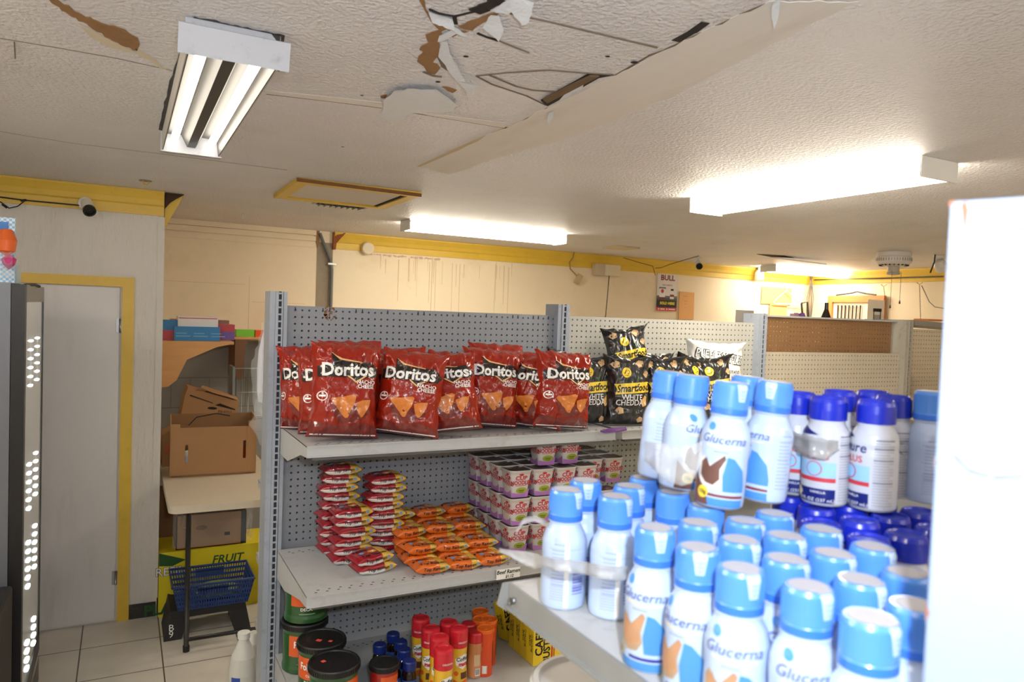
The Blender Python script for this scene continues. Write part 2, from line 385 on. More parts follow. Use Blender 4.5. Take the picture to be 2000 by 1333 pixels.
flat(z1(rough([(220, -60), (320, 0), (440, 75), (560, 130), (700, 170), (770, 215), (780, 250), (765, 285), (700, 262), (610, 215), (500, 150), (400, 95), (290, 20), (190, -60)], 6, 22, 5), .002), .0018, M_board, 'torn_paper')
flat(z1([(440, 135), (500, 165), (610, 220), (720, 275), (770, 300), (700, 290), (600, 262), (500, 205)], .002), .0017, mat('bare_gypsum', (216, 204, 180), .8), 'torn_paper')
flat(z1([(755, 270), (830, 310), (880, 345), (900, 375), (950, 385), (900, 388), (850, 345), (770, 310)], .002), .0017, mat('bare_gypsum', (216, 204, 180), .8), 'torn_paper')
# dirty stain round the twin tube lamp
M_soot = mat('soot_stain', (74, 71, 71), .85, bump=.8, bscale=95, dirt=(150, 146, 146), dirt_scale=55, dirt_amt=.6)
flat(z1(rough([(1015, 150), (1085, 95), (1590, 200), (1560, 400), (1300, 360), (1100, 380), (1000, 550), (950, 730), (885, 725), (940, 480), (1010, 280), (1000, 180)], 6, 30, 6), .0012), .001, M_soot, 'dirt_stain')
strip(z1([(0, 215), (300, 265), (640, 325), (960, 395)], .001), .005, M_crack, 'joint_crack')
strip(z1([(80, 235), (85, 330)], .001), .004, M_crack, 'joint_crack')
strip(z1([(0, 735), (400, 800), (900, 860), (1600, 950)], .001), .012, mat('grey_joint', (166, 162, 160), .8), 'joint_crack')
# cracks in the sagging sheets
for P_, wd, mm in (([(860, 460), (1050, 440), (1300, 425), (1540, 445), (1690, 455)], .005, M_crack), ([(860, 460), (960, 512), (1160, 578), (1280, 635)], .005, M_crack),
                  ([(940, 455), (1100, 522), (1200, 546), (1350, 556)], .006, M_crack), ([(1020, 75), (1300, 135), (1570, 200), (1950, 290)], .005, M_crack),
                  ([(870, 205), (930, 228), (1000, 250)], .008, M_dark), ([(1000, 250), (1100, 290), (1180, 320)], .004, M_crack),
                  ([(580, 60), (640, 85), (730, 103), (790, 88), (850, 75)], .007, M_dark), ([(850, 75), (905, 50), (960, 22), (1010, 0)], .03, M_dark),
                  ([(730, 103), (738, 148)], .012, M_dark), ([(545, 435), (600, 458), (655, 465)], .01, M_crack), ([(640, 345), (660, 400), (720, 440), (740, 446)], .016, M_crack)):
    strip(z2(P_, .003), wd, mm, 'ceiling_crack', .003)
for x, y, r in ((800, 335, .007), (1652, 335, .006), (1812, 370, .009), (175, 570, .005), (60, 880, .006), (632, 488, .007)):
    c = z2([(x, y)])[0]; G().disc(r, 0, M_dark, 10, Matrix.Translation((c.x, c.y, CZ-.002)), False).build('nail_hole', ceil)
# open gap beside the beam
gp = z2([(1250, 608), (1400, 525), (1540, 447), (1680, 455), (1600, 470), (1450, 555), (1290, 640)], .004)
flat(gp, .004, M_dark, 'open_gap')
wd_ = mat('exposed_timber', (112, 90, 62), .8, var=.2, vscale=20, stretch=(8, 1, 1))
flat(z2([(1262, 600), (1400, 530), (1545, 460), (1600, 462), (1440, 545), (1290, 622)], .008), .004, wd_, 'exposed_timber')
# hanging flaps of paint, each curling down from its edge
def flap(pts, drop, axis, name='paint_flap'):
    P = z2(pts); vs = []; zs = [(p.x*axis[0]+p.y*axis[1]) for p in P]; lo, hi = min(zs), max(zs)
    v2 = [(p.x, p.y) for p in P]; ts = [tuple(t) for t in tessellate_polygon([[Vector((a, b, 0)) for a, b in v2]])]
    v2, ts = subdiv(v2, ts, .03); g = G()
    h = [drop*((a*axis[0]+b*axis[1]-lo)/(hi-lo))**1.6 + .003*noise.noise(Vector((a*30, b*30, 0))) for a, b in v2]
    vs = [(a, b, CZ-.004-max(0, q)) for (a, b), q in zip(v2, h)]; n_ = len(vs)
    g.add(vs, ts, M_peel, True); g.add([(a, b, c+.0012) for a, b, c in vs], [tuple(reversed(t)) for t in ts], M_peel, True)
    return g.build(name, ceil)
flap(rough([(300, 590), (370, 520), (480, 500), (620, 505), (700, 560), (742, 600), (722, 650), (650, 670), (555, 660), (462, 668), (370, 742), (288, 688), (302, 650)], 5, 25, 8), .012, (0, -1))
flap(rough([(655, 240), (690, 238), (705, 310), (760, 385), (790, 440), (858, 452), (826, 526), (800, 480), (740, 440), (690, 395), (678, 370), (634, 330)], 4, 22, 9), .03, (1, 0))
flap(rough([(630, 240), (640, 205), (700, 180), (735, 155), (820, 184), (740, 186), (690, 215), (655, 236)], 3, 20, 10), .01, (1, 0))
flap(rough([(950, 80), (1000, 78), (1030, 130), (1000, 188), (960, 172), (900, 150)], 4, 20, 11), .02, (1, 0))
flap(rough([(955, 50), (1080, -30), (1210, -30), (1180, 60), (1140, 80), (1075, 40), (1050, 62), (1010, 60)], 4, 20, 12), .022, (1, 0))
flap(rough([(575, 62), (720, 108), (735, 150), (700, 140), (600, 108)], 3, 20, 13), .008, (0, 1))
flap(rough([(1290, 700), (1300, 670), (1330, 655), (1325, 690), (1300, 715)], 2, 15, 14), .015, (0, 1))
flap(rough([(1400, 540), (1540, 450), (1500, 520), (1360, 590)], 4, 20, 15), .004, (0, 1))
flap(rough([(2640, 10), (2690, -20), (2680, 60), (2655, 105), (2640, 60)], 3, 20, 16), .02, (0, 1))

# ================================================================ LAMPS
def lit_tube(g, a, b, r=.0135):
    g.tube([a, b], r, M_tube, 10)
# open twin tube lamp
t = tag(empty('twin_tube_lamp', (-.355, -.445, CZ)), 'open twin tube ceiling lamp with a dented grey end plate beside the torn ceiling', 'lamp', 'ceiling lamps')
LX, LY, LZ = .095, .595, -.075
g = G(); c_ = .03
prof = [(-LX, -.066), (-LX+.004, -.066), (-LX+.010, -.008), (-.034, -.006), (-.014, -.046), (.014, -.046), (.034, -.006), (LX-.010, -.008), (LX-.004, -.066), (LX, -.066), (LX, -.001), (-LX, -.001)]
g.prism([(x, -LY, z) for x, z in prof], (0, 2*LY, 0), M_refl)
for s in (-1, 1): g.box((s*LX-.0012, -LY, -.067), (s*LX+.0012, LY, -.0015), mat('lamp_white_edge', (190, 188, 180), .5))
g.build('reflector', t)
for s in (-1, 1):
    g = G().tube([(s*.060, -LY+.02, -.038), (s*.060, LY-.02, -.038)], .0125, M_tube, 12); g.build('tube', t)
g = G().prism([(-LX-.006, -LY-.003, -.001), (-LX+.012, -LY-.003, .0-.001), (LX-.02, -LY-.003, -.001), (LX+.006, -LY-.003, -.03), (LX+.006, -LY-.003, LZ), (-LX-.006, -LY-.003, LZ)], (0, .012, 0), M_lampmetal)
g.prism([(-LX-.02, -LY-.02, -.02), (LX+.02, -LY-.02, -.02), (LX+.02, -LY-.004, LZ-.004), (-LX-.02, -LY-.004, LZ-.004)], (0, .003, .002), M_lampmetal)
g.build('end_plate', t)
g = G().box((-LX-.006, LY-.004, LZ), (LX+.006, LY+.004, -.001), M_lampmetal).box((-LX-.006, LY-.03, LZ), (LX+.006, LY, LZ+.003), M_lampmetal)
g.build('end_plate', t)
# wrap-around lamps
def wrap_lamp(name, loc, rz, label, L_=1.2, W=.2, H=.068):
    t = tag(empty(name, loc, rz), label, 'lamp', 'ceiling lamps')
    G().box((-L_/2, -W/2+.012, -.012), (L_/2, W/2-.012, -.0005), M_lampmetal).build('housing', t)
    g = G(); pr_ = [(-W/2+.004, -.013), (-W/2, -.03), (-W/2+.012, -H+.004), (-W/2+.03, -H), (W/2-.03, -H), (W/2-.012, -H+.004), (W/2, -.03), (W/2-.004, -.013)]
    g.prism([(-L_/2+.006, y, z) for y, z in pr_], (L_-.012, 0, 0), M_diff); g.build('diffuser', t)
    for s in (-1, 1):
        g = G().box((s*L_/2-.003, -W/2-.003, -H-.004), (s*L_/2+.004, W/2+.003, -.001), M_white)
        g.tube([(s*L_/2, -W/2-.004, -.014), (s*L_/2-.008*s, -W/2-.006, -.014)], .004, M_metal, 6); g.build('end_cap', t)
    return t
wrap_lamp('wraparound_lamp', (1.995, -.572, CZ), PI/2, 'long lit white ceiling lamp in front, angled towards the white end panel', 1.18, .205, .07)
wrap_lamp('wraparound_lamp', (1.71, 1.93, CZ), 0, 'long lit ceiling lamp above the middle of the shelving, right of the hatch', 1.22, .18, .066)
wrap_lamp('wraparound_lamp', (5.87, 2.64, CZ), 0, 'farthest lit ceiling lamp, in the back corner left of the fan', 1.2, .2, .07)
wrap_lamp('wraparound_lamp', (-1.7, -3.2, CZ), 0, 'added ceiling fill lamp behind the photographer on the left', 1.2, .2, .07)  # added lamp out of view, gives the room more ambient light
wrap_lamp('wraparound_lamp', (3.6, -3.4, CZ), 0, 'added ceiling fill lamp behind the photographer on the right', 1.2, .2, .07)  # second added lamp out of view, also for ambient light

wrap_lamp('wraparound_lamp', (-1.75, -.9, CZ), PI/2, 'added ceiling fill lamp out of frame left of the twin tube lamp', 1.2, .2, .07)  # added unseen lamp to brighten the near ceiling and door wall
wrap_lamp('wraparound_lamp', (1.2, -3.9, CZ), 0, 'added ceiling fill lamp behind the photographer in the middle', 1.2, .2, .07)  # added unseen lamp, lifts the near ceiling from behind the camera

# ================================================================ THINGS ON THE CEILING
t = tag(empty('ceiling_hatch', (.46, 1.08, CZ)), 'square ceiling access hatch with a chipped yellow frame', 'hatch')
a, b = .31, .31; wf = .055
for q in (0, 1, 2, 3):
    M = Matrix.Rotation(q*PI/2, 4, 'Z')
    g = G().prism([(-a, -b, -.022), (a, -b, -.022), (a-wf, -b+wf, -.022), (-a+wf, -b+wf, -.022)], (0, 0, .0215), M_yellow, M)
    if q == 2: pass
    g.build('frame_board', t)
G().box((-a+wf-.01, -b+wf-.01, -.012), (a-wf-.01, b-wf+.004, -.001), mat('hatch_panel', (222, 212, 200), .7)).build('hatch_panel', t)
G().box((a-wf-.016, -b+wf, -.016), (a-wf+.001, b-wf, -.010), M_dark).build('gap', t)
g = G().prism([(-a-.004, -b-.005, -.02), (a, -b-.005, -.026), (a, -b-.001, -.026), (-a-.004, -b-.001, -.02)], (0, 0, .017), mat('bare_splintered_wood', (128, 84, 44), .8, var=.3, vscale=40, bump=.5, bscale=60)); g.build('splintered_edge', t)
t = tag(empty('air_vent', (.56, 1.53, CZ)), 'small grey louvred air vent behind the yellow hatch', 'vent')
G().box((-.16, -.055, -.004), (.16, .055, -.0005), mat('vent_frame', (176, 174, 168), .5)).build('frame', t)
G().box((-.14, -.04, -.006), (.14, .04, -.0042), M_dark).build('backing', t)
for i in range(8): G().box((-.13+i*.034, -.038, -.018), (-.128+i*.034, .038, -.006), M_metal, Matrix.Translation((0, 0, 0))).build('louvre', t)
t = tag(G().box((3.05, 2.2, CZ-.014), (3.28, 2.42, CZ-.001), mat('cover_plate', (214, 196, 160), .6)).build('cover_plate'), 'flat square cover plate on the far ceiling', 'cover plate')
p = pt(284, 354, 'z', CZ-.004)
t = tag(empty('ceiling_hook', (p.x, p.y, CZ)), 'yellow painted hook hanging from the ceiling near the left camera', 'hook')
G().lathe([(.001, -.004), (.03, -.004), (.03, -.0005)], mat('hook_stain', (150, 140, 130), .8), 14).build('base', t)
G().tube([(-.012, 0, -.003), (-.006, 0, -.018), (.008, 0, -.022), (.016, 0, -.012), (.014, 0, -.003)], .0035, M_yellow).build('hook', t)
p = pt(474, 420, 'z', CZ-.01)
t = tag(empty('ceiling_hook', (p.x, p.y, CZ)), 'white wire hook on the ceiling of the alcove', 'hook')
for s in (-1, 0, 1): G().tube([(s*.012, 0, -.002), (s*.014, 0, -.02), (s*.004, 0, -.034)], .0025, M_white).build('wire', t)
# ceiling fan without blades
t = tag(empty('ceiling_fan', (4.86, .97, CZ)), 'white ceiling fan motor without blades and with two pull chains', 'fan')
M_fan = mat('fan_white', (226, 220, 212), .4)
g = G().lathe([(.125, -.001), (.125, -.03), (.118, -.036), (.128, -.042), (.128, -.08), (.112, -.098), (.07, -.112), (.045, -.114)], M_fan, 40)
g.build('motor_housing', t)
g = G()
for i in range(40):
    a_ = 2*PI*i/40; g.box((.1275, -.003, -.072), (.1295, .003, -.05), M_metal, Matrix.Rotation(a_, 4, 'Z'))
for i in range(20):
    g.box((.09, -.004, -.109), (.108, .004, -.1005), M_dark, Matrix.Rotation(2*PI*i/20, 4, 'Z'))
g.build('cooling_slots', t)
G().lathe([(.042, -.112), (.042, -.16), (.05, -.165), (.05, -.175), (.03, -.18), (.001, -.181)], mat('fan_switch_housing', (196, 190, 176), .5), 24).build('switch_housing', t)
for x, z in ((-.06, -.42), (.055, -.38)):
    g = G().tube([(x*.8, -.02, -.15), (x, -.03, -.16), (x, -.03, z)], .0016, mat('chain_grey', (90, 84, 78), .5)); g.lathe([(.001, z-.03), (.008, z-.026), (.003, z)], mat('chain_grey', (90, 84, 78), .5), 8, Matrix.Translation((x, -.03, 0))); g.build('pull_chain', t)
t = tag(empty('flood_light', (5.28, .87, CZ)), 'white swivelling flood light on the ceiling beside the fan', 'light')
G().lathe([(.04, -.001), (.04, -.012), (.02, -.025), (.012, -.03)], M_fan, 16).build('base', t)
M = Matrix.Translation((.03, 0, -.075)) @ Matrix.Rotation(-.7, 4, 'Y')
G().lathe([(.001, .045), (.034, .04), (.05, .0), (.05, -.045), (.045, -.05), (.001, -.048)], M_fan, 20, M).build('lamp_head', t)
o = G().tube([(5.2, .85, CZ-.001), (5.195, .85, CZ-.06), (5.18, .85, CZ-.09), (5.165, .86, CZ-.15)], .006, mat('dark_cable', (60, 54, 50), .6)).build('loose_cable')
tag(o, 'dark loose cable hanging from the ceiling between fan and flood light', 'cable')
# bullet cameras
def bullet(loc, rz, tilt, label, ceil_mount=False):
    t = tag(empty('security_camera', loc, rz), label, 'camera')
    if ceil_mount: G().lathe([(.03, 0), (.03, -.012), (.012, -.018), (.01, -.05)], M_white, 16).build('mount', t); o = Vector((0, -.0, -.06))
    else: G().lathe([(.034, 0), (.034, .014), (.016, .02), (.014, .04)], M_white, 18, Matrix.Rotation(PI/2, 4, 'X')).build('mount', t); o = Vector((0, -.05, -.012))
    M = Matrix.Translation(o) @ Matrix.Rotation(PI/2+tilt, 4, 'X')
    G().lathe([(.001, -.03), (.026, -.028), (.029, 0), (.029, .045)], M_white, 20, M).build('body', t)
    g = G().lathe([(.029, .0452), (.031, .05), (.031, .066), (.022, .066), (.02, .056), (.001, .056)], M_black, 20, M); g.build('lens', t)
    return t
p = pt(166, 398, 'y', YD-.018)
bullet((p.x, YD-.017, p.z), .25, .6, 'white bullet camera with black lens on the left yellow trim')
p = pt(1364, 503, 'z', CZ)
bullet((p.x, p.y, CZ), -.5, .5, 'white bullet camera with cable on the far ceiling above the poster', True)
o = G().tube([pt(162, 402, 'y', YD-.035), pt(100, 396, 'y', YD-.035), pt(45, 391, 'y', YD-.035), pt(0, 385, 'y', YD-.035), pt(-40, 383, 'y', YD-.035)], .0035, M_ink).build('camera_cable')
tag(o, 'thin black cable along the left yellow trim to the camera', 'cable')
G().tube([pt(50, 391, 'y', YD-.04), pt(35, 403, 'y', YD-.04), pt(18, 407, 'y', YD-.04), pt(0, 394, 'y', YD-.04)], .003, M_ink).build('loop', o)
for a_, b_ in (((40, 392), (52, 391)), ((4, 399), (14, 406))): G().tube([pt(*a_, 'y', YD-.045), pt(*b_, 'y', YD-.045)], .006, M_ink).build('connector', o)
o = G().tube([pt(1365, 500, 'z', CZ-.006), pt(1310, 516, 'y', 2.7), pt(1292, 523, 'y', 2.9), pt(1280, 524, 'y', YB-.06)], .003, M_ink).build('camera_cable')
tag(o, 'thin dark cable sagging from the far ceiling camera to the poster', 'cable')
o = G().tube([pt(1218, 504, 'y', YB-.06), pt(1248, 513, 'y', YB-.06), pt(1275, 520, 'y', YB-.06), pt(1280, 538, 'y', YB-.02)], .003, M_ink).build('camera_cable')
tag(o, 'thin dark cable along the back yellow trim left of the poster', 'cable')
# flood light near the back trim
p = pt(1483, 538, 'y', YB-.08)
t = tag(empty('small_flood_light', p), 'small white flood light hanging at the back trim, left of the farthest lamp', 'light')
G().lathe([(.001, -.05), (.05, -.05), (.05, .03), (.03, .06), (.02, .09), (.001, .09)], M_white, 18).build('lamp_head', t)
G().tube([(-.02, 0, .05), (-.06, 0, .1), (-.055, .02, .13)], .004, M_ink).build('wire', t)
G().tube([(.02, 0, .08), (.0, .02, .12), (0, .035, .128)], .012, M_white).build('arm', t)
# torn patch of ceiling with dark hole above it
p = pt(1530, 502, 'z', CZ)
g = G().prism([(p.x-.35, p.y-.02, CZ-.004), (p.x-.1, p.y-.1, CZ-.004), (p.x+.1, p.y-.03, CZ-.004), (p.x-.05, p.y+.08, CZ-.004)], (0, 0, .003), M_dark); g.build('open_hole', ceil)
g = G().prism([(p.x-.1, p.y-.08, CZ-.03), (p.x+.45, p.y-.1, CZ-.045), (p.x+.5, p.y+.0, CZ-.03), (p.x+.0, p.y+.1, CZ-.012)], (0, 0, .006), M_peel); g.build('paint_flap', ceil)
# round smoke detector blank, junction boxes, cable on the back wall
p = pt(717, 486, 'y', YB-.03)
t = tag(G().lathe([(.001, .0), (.052, .0), (.052, -.01), (.045, -.022), (.001, -.024)], mat('aged_white', (222, 208, 176), .5), 28, Matrix.Rotation(-PI/2, 4, 'X')).build('blank_cover', None, (p.x, YB-.046, p.z)), 'round cream blank cover on the left end of the back yellow trim', 'cover')
p = pt(1181, 528, 'y', YB-.05)
t = tag(empty('junction_box', (p.x, YB-.046, p.z)), 'cream plastic junction box mounted on the back yellow trim', 'box')
G().box((-.14, -.07, -.055), (-.04, .0, .05), mat('aged_grey', (196, 180, 152), .5)).build('cable_entry', t)
G().box((-.04, -.085, -.055), (.13, .0, .05), mat('aged_white', (222, 208, 176), .5)).build('box', t, bevel=.004)
G().tube([(.03, -.04, -.055), (.02, -.035, -.3), (.005, -.03, -.6)], .004, M_ink).build('cable', t)
p = pt(1120, 497, 'y', YB-.05)
t = tag(empty('dangling_cable', (p.x, YB-.06, CZ)), 'brown cable with a beige socket dangling from the ceiling at the back wall', 'cable')
G().tube([(0, 0, -.001), (-.01, 0, -.05), (-.045, 0, -.1), (-.035, 0, -.16), (.04, 0, -.22)], .006, mat('tan_cable', (150, 120, 76), .6)).build('cable', t)
G().box((-.025, -.02, -.045), (.025, .02, .045), mat('socket_beige', (196, 176, 136), .5), Matrix.Translation((.06, 0, -.25)) @ Matrix.Rotation(.45, 4, 'Y')).build('socket', t)
# poster, cardboard signs, clothes hanger on the back wall
px0, px1, pz0, pz1 = 4.205, 4.47, 1.872, 2.258
PW, PH = px1-px0, pz1-pz0
def pf(d): return lambda u, v: (px0+u+.004*(v/PH)*0+.02*(v/PH-.5)*.6, YB-.006-d-.01*(1-v/PH), pz0+v)
g = G()
M_pw = mat('poster_white', (230, 222, 216), .4); M_pg = mat('poster_grey', (112, 108, 104), .4); M_pr = mat('poster_red', (206, 52, 58), .4); M_dr = mat('poster_dark_red', (128, 28, 34), .4)
M_yel = mat('label_yellow', (250, 226, 60), .4)
g.decal(rect(0, 0, PW, PH), pf(0), M_pw, .1)
g.decal(rect(0, .155*PH, PW, .28*PH), pf(.0006), M_ink, .1); g.decal(rect(0, .28*PH, PW, .34*PH), pf(.0006), mat('poster_dark_grey', (70, 68, 66), .4), .1); g.decal(rect(0, .34*PH, PW, .4*PH), pf(.0006), M_pg, .1)
g.decal(rect(0, 0, PW, .09*PH), pf(.0006), M_pr, .1); g.decal(rect(0, .09*PH, PW, .155*PH), pf(.0006), M_ink, .1)
g.decal(text('BULL', .052, PW*.5, PH*.87, .03, 0, 1.1), pf(.0012), M_dr, .1)
g.decal(text('NEW ARRIVAL', .014, PW*.5, PH*.68, .01), pf(.0012), M_dr, .1)
g.decal(text('SOLD HERE', .026, PW*.53, PH*.2, .04), pf(.0014), M_yel, .1)
g.decal(rect(PW*.1, PH*.3, PW*.4, PH*.36), pf(.0014), M_dr, .1); g.decal(rect(PW*.12, PH*.36, PW*.4, PH*.6), pf(.0014), M_white, .1); g.decal(rect(PW*.1, PH*.58, PW*.42, PH*.62), pf(.0014), M_ink, .1); g.decal(circ(PW*.26, PH*.52, .02), pf(.0018), M_pr, .1)
g.decal(poly([(PW*.64, PH*.32), (PW*.84, PH*.32), (PW*.84, PH*.48), (PW*.79, PH*.53), (PW*.69, PH*.53), (PW*.64, PH*.48)]), pf(.0014), M_white, .1)
g.decal(rect(PW*.64, PH*.38, PW*.84, PH*.44), pf(.0018), M_dr, .1); g.decal(rect(PW*.67, PH*.54, PW*.81, PH*.59), pf(.0014), M_ink, .1)
for x in (.12, .52): g.decal(circ(PW*x, PH*.045, .008), pf(.0012), M_white, .1)
for x0, x1 in ((.2, .42), (.6, .92)): g.decal(rect(PW*x0, PH*.03, PW*x1, PH*.06), pf(.0012), M_pw, .1)
tag(g.build('poster'), 'tall poster reading BULL SOLD HERE with a black and red foot', 'poster')
M_cs = mat('orange_brown_card', (232, 176, 112), .8, var=.06, vscale=10)
o = G().prism([(4.5, YB-.012, 1.79), (4.705, YB-.012, 1.795), (4.70, YB-.012, 2.075), (4.505, YB-.012, 2.08)], (0, .006, 0), M_cs).build('cardboard_sign')
tag(o, 'plain brown cardboard sheet on the wall right of the poster', 'cardboard')
gg = G()
for i, z in enumerate((2.03, 1.98, 1.95, 1.91, 1.88)): gg.box((4.55+.01*i, YB-.0128, z), (4.62-.008*i, YB-.012, z+.004), mat('faded_marker', (196, 138, 90), .8))
gg.build('marker_writing', o)
o = G().box((5.67, YB-.014, 2.0), (6.14, YB-.008, 2.19), M_cs).build('cardboard_sign')
tag(o, 'upper wide brown cardboard sign behind the white hanger', 'cardboard')
o = G().box((5.80, YB-.02, 1.84), (6.07, YB-.015, 2.01), M_cs).build('cardboard_sign')
tag(o, 'lower narrow brown cardboard sign under the hanger', 'cardboard')
t = empty('clothes_hanger', (6.02, YB-.05, 2.16)); tag(t, 'white plastic clothes hanger on the back wall over a cardboard sign', 'hanger')
G().tube([(-.0, .03, .035), (-.012, .0, .05), (.0, 0, .06), (.012, 0, .05), (.008, 0, .03), (0, 0, .02), (0, 0, 0)], .004, M_white).build('hook', t)
G().tube([(0, 0, 0), (-.17, 0, -.105), (-.2, 0, -.13), (-.19, 0, -.15), (-.16, 0, -.153), (.16, 0, -.153), (.19, 0, -.15), (.2, 0, -.13), (.17, 0, -.105), (0, 0, 0)], .007, M_white).build('frame', t)
# corner bundle of wires with a small frame
t = tag(empty('wire_bundle', (6.39, YB-.07, CZ-.14)), 'bundle of grey wires hanging in the back corner with a small dark frame', 'wires')
for i in range(7):
    r_ = random.Random(i); x = r_.uniform(-.06, .03)
    G().tube([(0, r_.uniform(-.02, .02), .13), (x*.2, 0, .03), (x, r_.uniform(-.02, .02), -.15), (x*1.2, 0, -.3), (x*.6, 0, -.5)], .004, mat('wire_grey', (112, 104, 96), .6)).build('wire', t)
g = G(); A = [(-.17, -.02, -.22), (-.07, -.02, -.2), (-.03, -.02, -.47), (-.12, -.02, -.49)]
g.tube(A+A[:1], .011, mat('frame_dark', (70, 64, 56), .5)); g.build('small_frame', t)
# right wall: framed rack with black rods
M_or = mat('orange_pine', (214, 134, 72), .5, var=.1, vscale=8)
XW = XR-.01
t = tag(empty('wooden_rack', (XW, 2.6, 2.15)), 'pine framed rack of vertical black rods standing against the right wall', 'rack')
z_t = pt(1672, 578, 'x', XW-.03).z; y0 = pt(1618, 580, 'x', XW-.03).y; y1 = pt(1728, 578, 'x', XW-.03).y
t.location = (XW, (y0+y1)/2, z_t); hw = abs(y0-y1)/2
G().box((-.04, -hw, -.07), (-.001, hw, 0), M_or).build('top_rail', t)
G().box((-.04, -hw, -.6), (-.001, -hw+.08, -.07), M_or).build('side_post', t); G().box((-.04, hw-.06, -.6), (-.001, hw, -.07), M_or).build('side_post', t)
G().box((-.012, -hw+.08, -.6), (-.004, hw-.06, -.07), mat('rack_back', (244, 226, 196), .6)).build('back_board', t)
for i in range(7):
    y = hw-.13-i*(2*hw-.36)/7
    g = G().tube([(-.03, y, -.11), (-.03, y+.01*(i-3)*.2, -.6)], .0065, M_black); g.lathe([(.001, .0), (.013, .006), (.001, .014)], M_black, 8, Matrix.Translation((-.03, y, -.115))); g.build('rod', t)
o = G().tube([(XW-.03, y0-.1, z_t+.008), (XW-.03, y0-.3, z_t+.03), (XW-.03, y0-.36, z_t+.045), (XW-.03, y0-.45, z_t+.025), (XW-.03, y1+.1, z_t+.008)], .009, M_black).build('folded_umbrella')
tag(o, 'dark folded umbrella lying on top of the pine rack', 'umbrella')
# right wall hanging cord and chain
o = G().tube([pt(1590, 547, 'x', XR-.05), pt(1640, 546, 'x', XR-.06), pt(1720, 544, 'x', XR-.05), pt(1843, 540, 'x', XR-.06)], .006, M_ink).build('electric_cord')
tag(o, 'dark cord strung along the right yellow trim', 'cord')
o = G().tube([pt(1800, 558, 'x', XR-.03), pt(1808, 575, 'x', XR-.03), pt(1815, 590, 'x', XR-.03), pt(1826, 600, 'x', XR-.03), pt(1845, 603, 'x', XR-.03)], .004, mat('wire_grey', (112, 104, 96), .6)).build('hanging_wire')
tag(o, 'thin grey wire curving down the right wall', 'cord')
for pa, pb, lb in (((1726, 560), (1733, 628), 'bead chain hanging at the right wall beside the pine rack'), ((1796, 556), (1798, 626), 'bead chain hanging at the right wall near the white end panel')):
    A, B = pt(*pa, 'x', XR-.06), pt(*pb, 'x', XR-.06); g = G()
    for i in range(22): q = A.lerp(B, i/21); g.lathe([(.001, -.006), (.006, 0), (.001, .006)], mat('chain_brown', (120, 96, 70), .5), 6, Matrix.Translation(q))
    g.tube([A, B], .0015, mat('chain_brown', (120, 96, 70), .5)); g.tube([A+Vector((0, .03, .02)), A, A+Vector((0, -.03, .02))], .005, M_yellow)
    tag(g.build('bead_chain'), lb, 'chain')
# ================================================================ SHELVING RUN
PITCH = 1.2192; IN = .0254; ZR0 = 1.763
def peg_panel(x0, x1, z0, z1, hx, hz, y, m, th=.005, r=.0041, skip=None):
    """perforated board with real holes one inch apart; hx, hz: a hole centre"""
    g = G(); h = IN/2
    nx0 = math.ceil((x0+h-hx)/IN-1e-6); nx1 = math.floor((x1-h-hx)/IN+1e-6); nz0 = math.ceil((z0+h-hz)/IN-1e-6); nz1 = math.floor((z1-h-hz)/IN+1e-6)
    out = [(-h, -h), (0, -h), (h, -h), (h, 0), (h, h), (0, h), (-h, h), (-h, 0)]
    inn = [(r*math.cos(a*PI/4-3*PI/4), r*math.sin(a*PI/4-3*PI/4)) for a in range(8)]
    vs, fs = [], []
    for i in range(nx0, nx1+1):
        for j in range(nz0, nz1+1):
            cx, cz, o = hx+i*IN, hz+j*IN, len(vs)
            vs += [(cx+a, y, cz+b) for a, b in out] + [(cx+a, y, cz+b) for a, b in inn] + [(cx+a, y+th, cz+b) for a, b in inn]
            for k in range(8):
                q = (k+1) % 8
                fs += [(o+k, o+q, o+8+q, o+8+k), (o+8+k, o+8+q, o+16+q, o+16+k)]
    g.add(vs, fs, m)
    a, b, c, d = hx+nx0*IN-h, hx+nx1*IN+h, hz+nz0*IN-h, hz+nz1*IN+h
    for q in ((x0, z0, a, z1), (b, z0, x1, z1), (a, z0, b, c), (a, d, b, z1)):
        if q[2]-q[0] > 1e-5 and q[3]-q[1] > 1e-5: g.add([(q[0], y, q[1]), (q[2], y, q[1]), (q[2], y, q[3]), (q[0], y, q[3])], [(0, 1, 2, 3)], m)
    g.add([(x0, y, z1), (x1, y, z1), (x1, y+th, z1), (x0, y+th, z1), (x1, y, z0), (x1, y+th, z0), (x0, y, z0), (x0, y+th, z0)], [(0, 1, 2, 3), (1, 4, 5, 2), (6, 0, 3, 7)], m)
    return g
M_slot = mat('slot_inside', (46, 48, 54), .7)
M_postsh = mat('post_paint', (154, 162, 174), .34, 0, .5, var=.06, vscale=14, dirt=(118, 124, 134), dirt_scale=26, dirt_amt=.6)
def post(g, cx, top, m=M_postsh, y0=-.036, y1=.076, w_=.0305):
    g.box((cx-w_, y0+.004, 0), (cx-w_+.019, y1, top), m); g.box((cx-w_+.019, y0+.008, 0), (cx-.004, y1, top-.002), m)
    g.box((cx-.011, y0, 0), (cx-.001, y0+.01, top), m); g.box((cx+.010, y0, 0), (cx+.015, y0+.01, top), m)
    g.box((cx+.015, y0+.006, 0), (cx+.017, y0+.01, top), m); g.box((cx+.017, y0+.003, 0), (cx+w_, y0+.01, top), m)
    g.box((cx-.004, y0+.006, 0), (cx+w_, y1, top), M_slot); g.box((cx+.0172, y0+.01, 0), (cx+w_+.0003, y1, top+.0003), m)
    z = top-.004
    while z > .1: g.box((cx-.001, y0+.001, z-.0062), (cx+.010, y0+.005, z), m); z -= IN
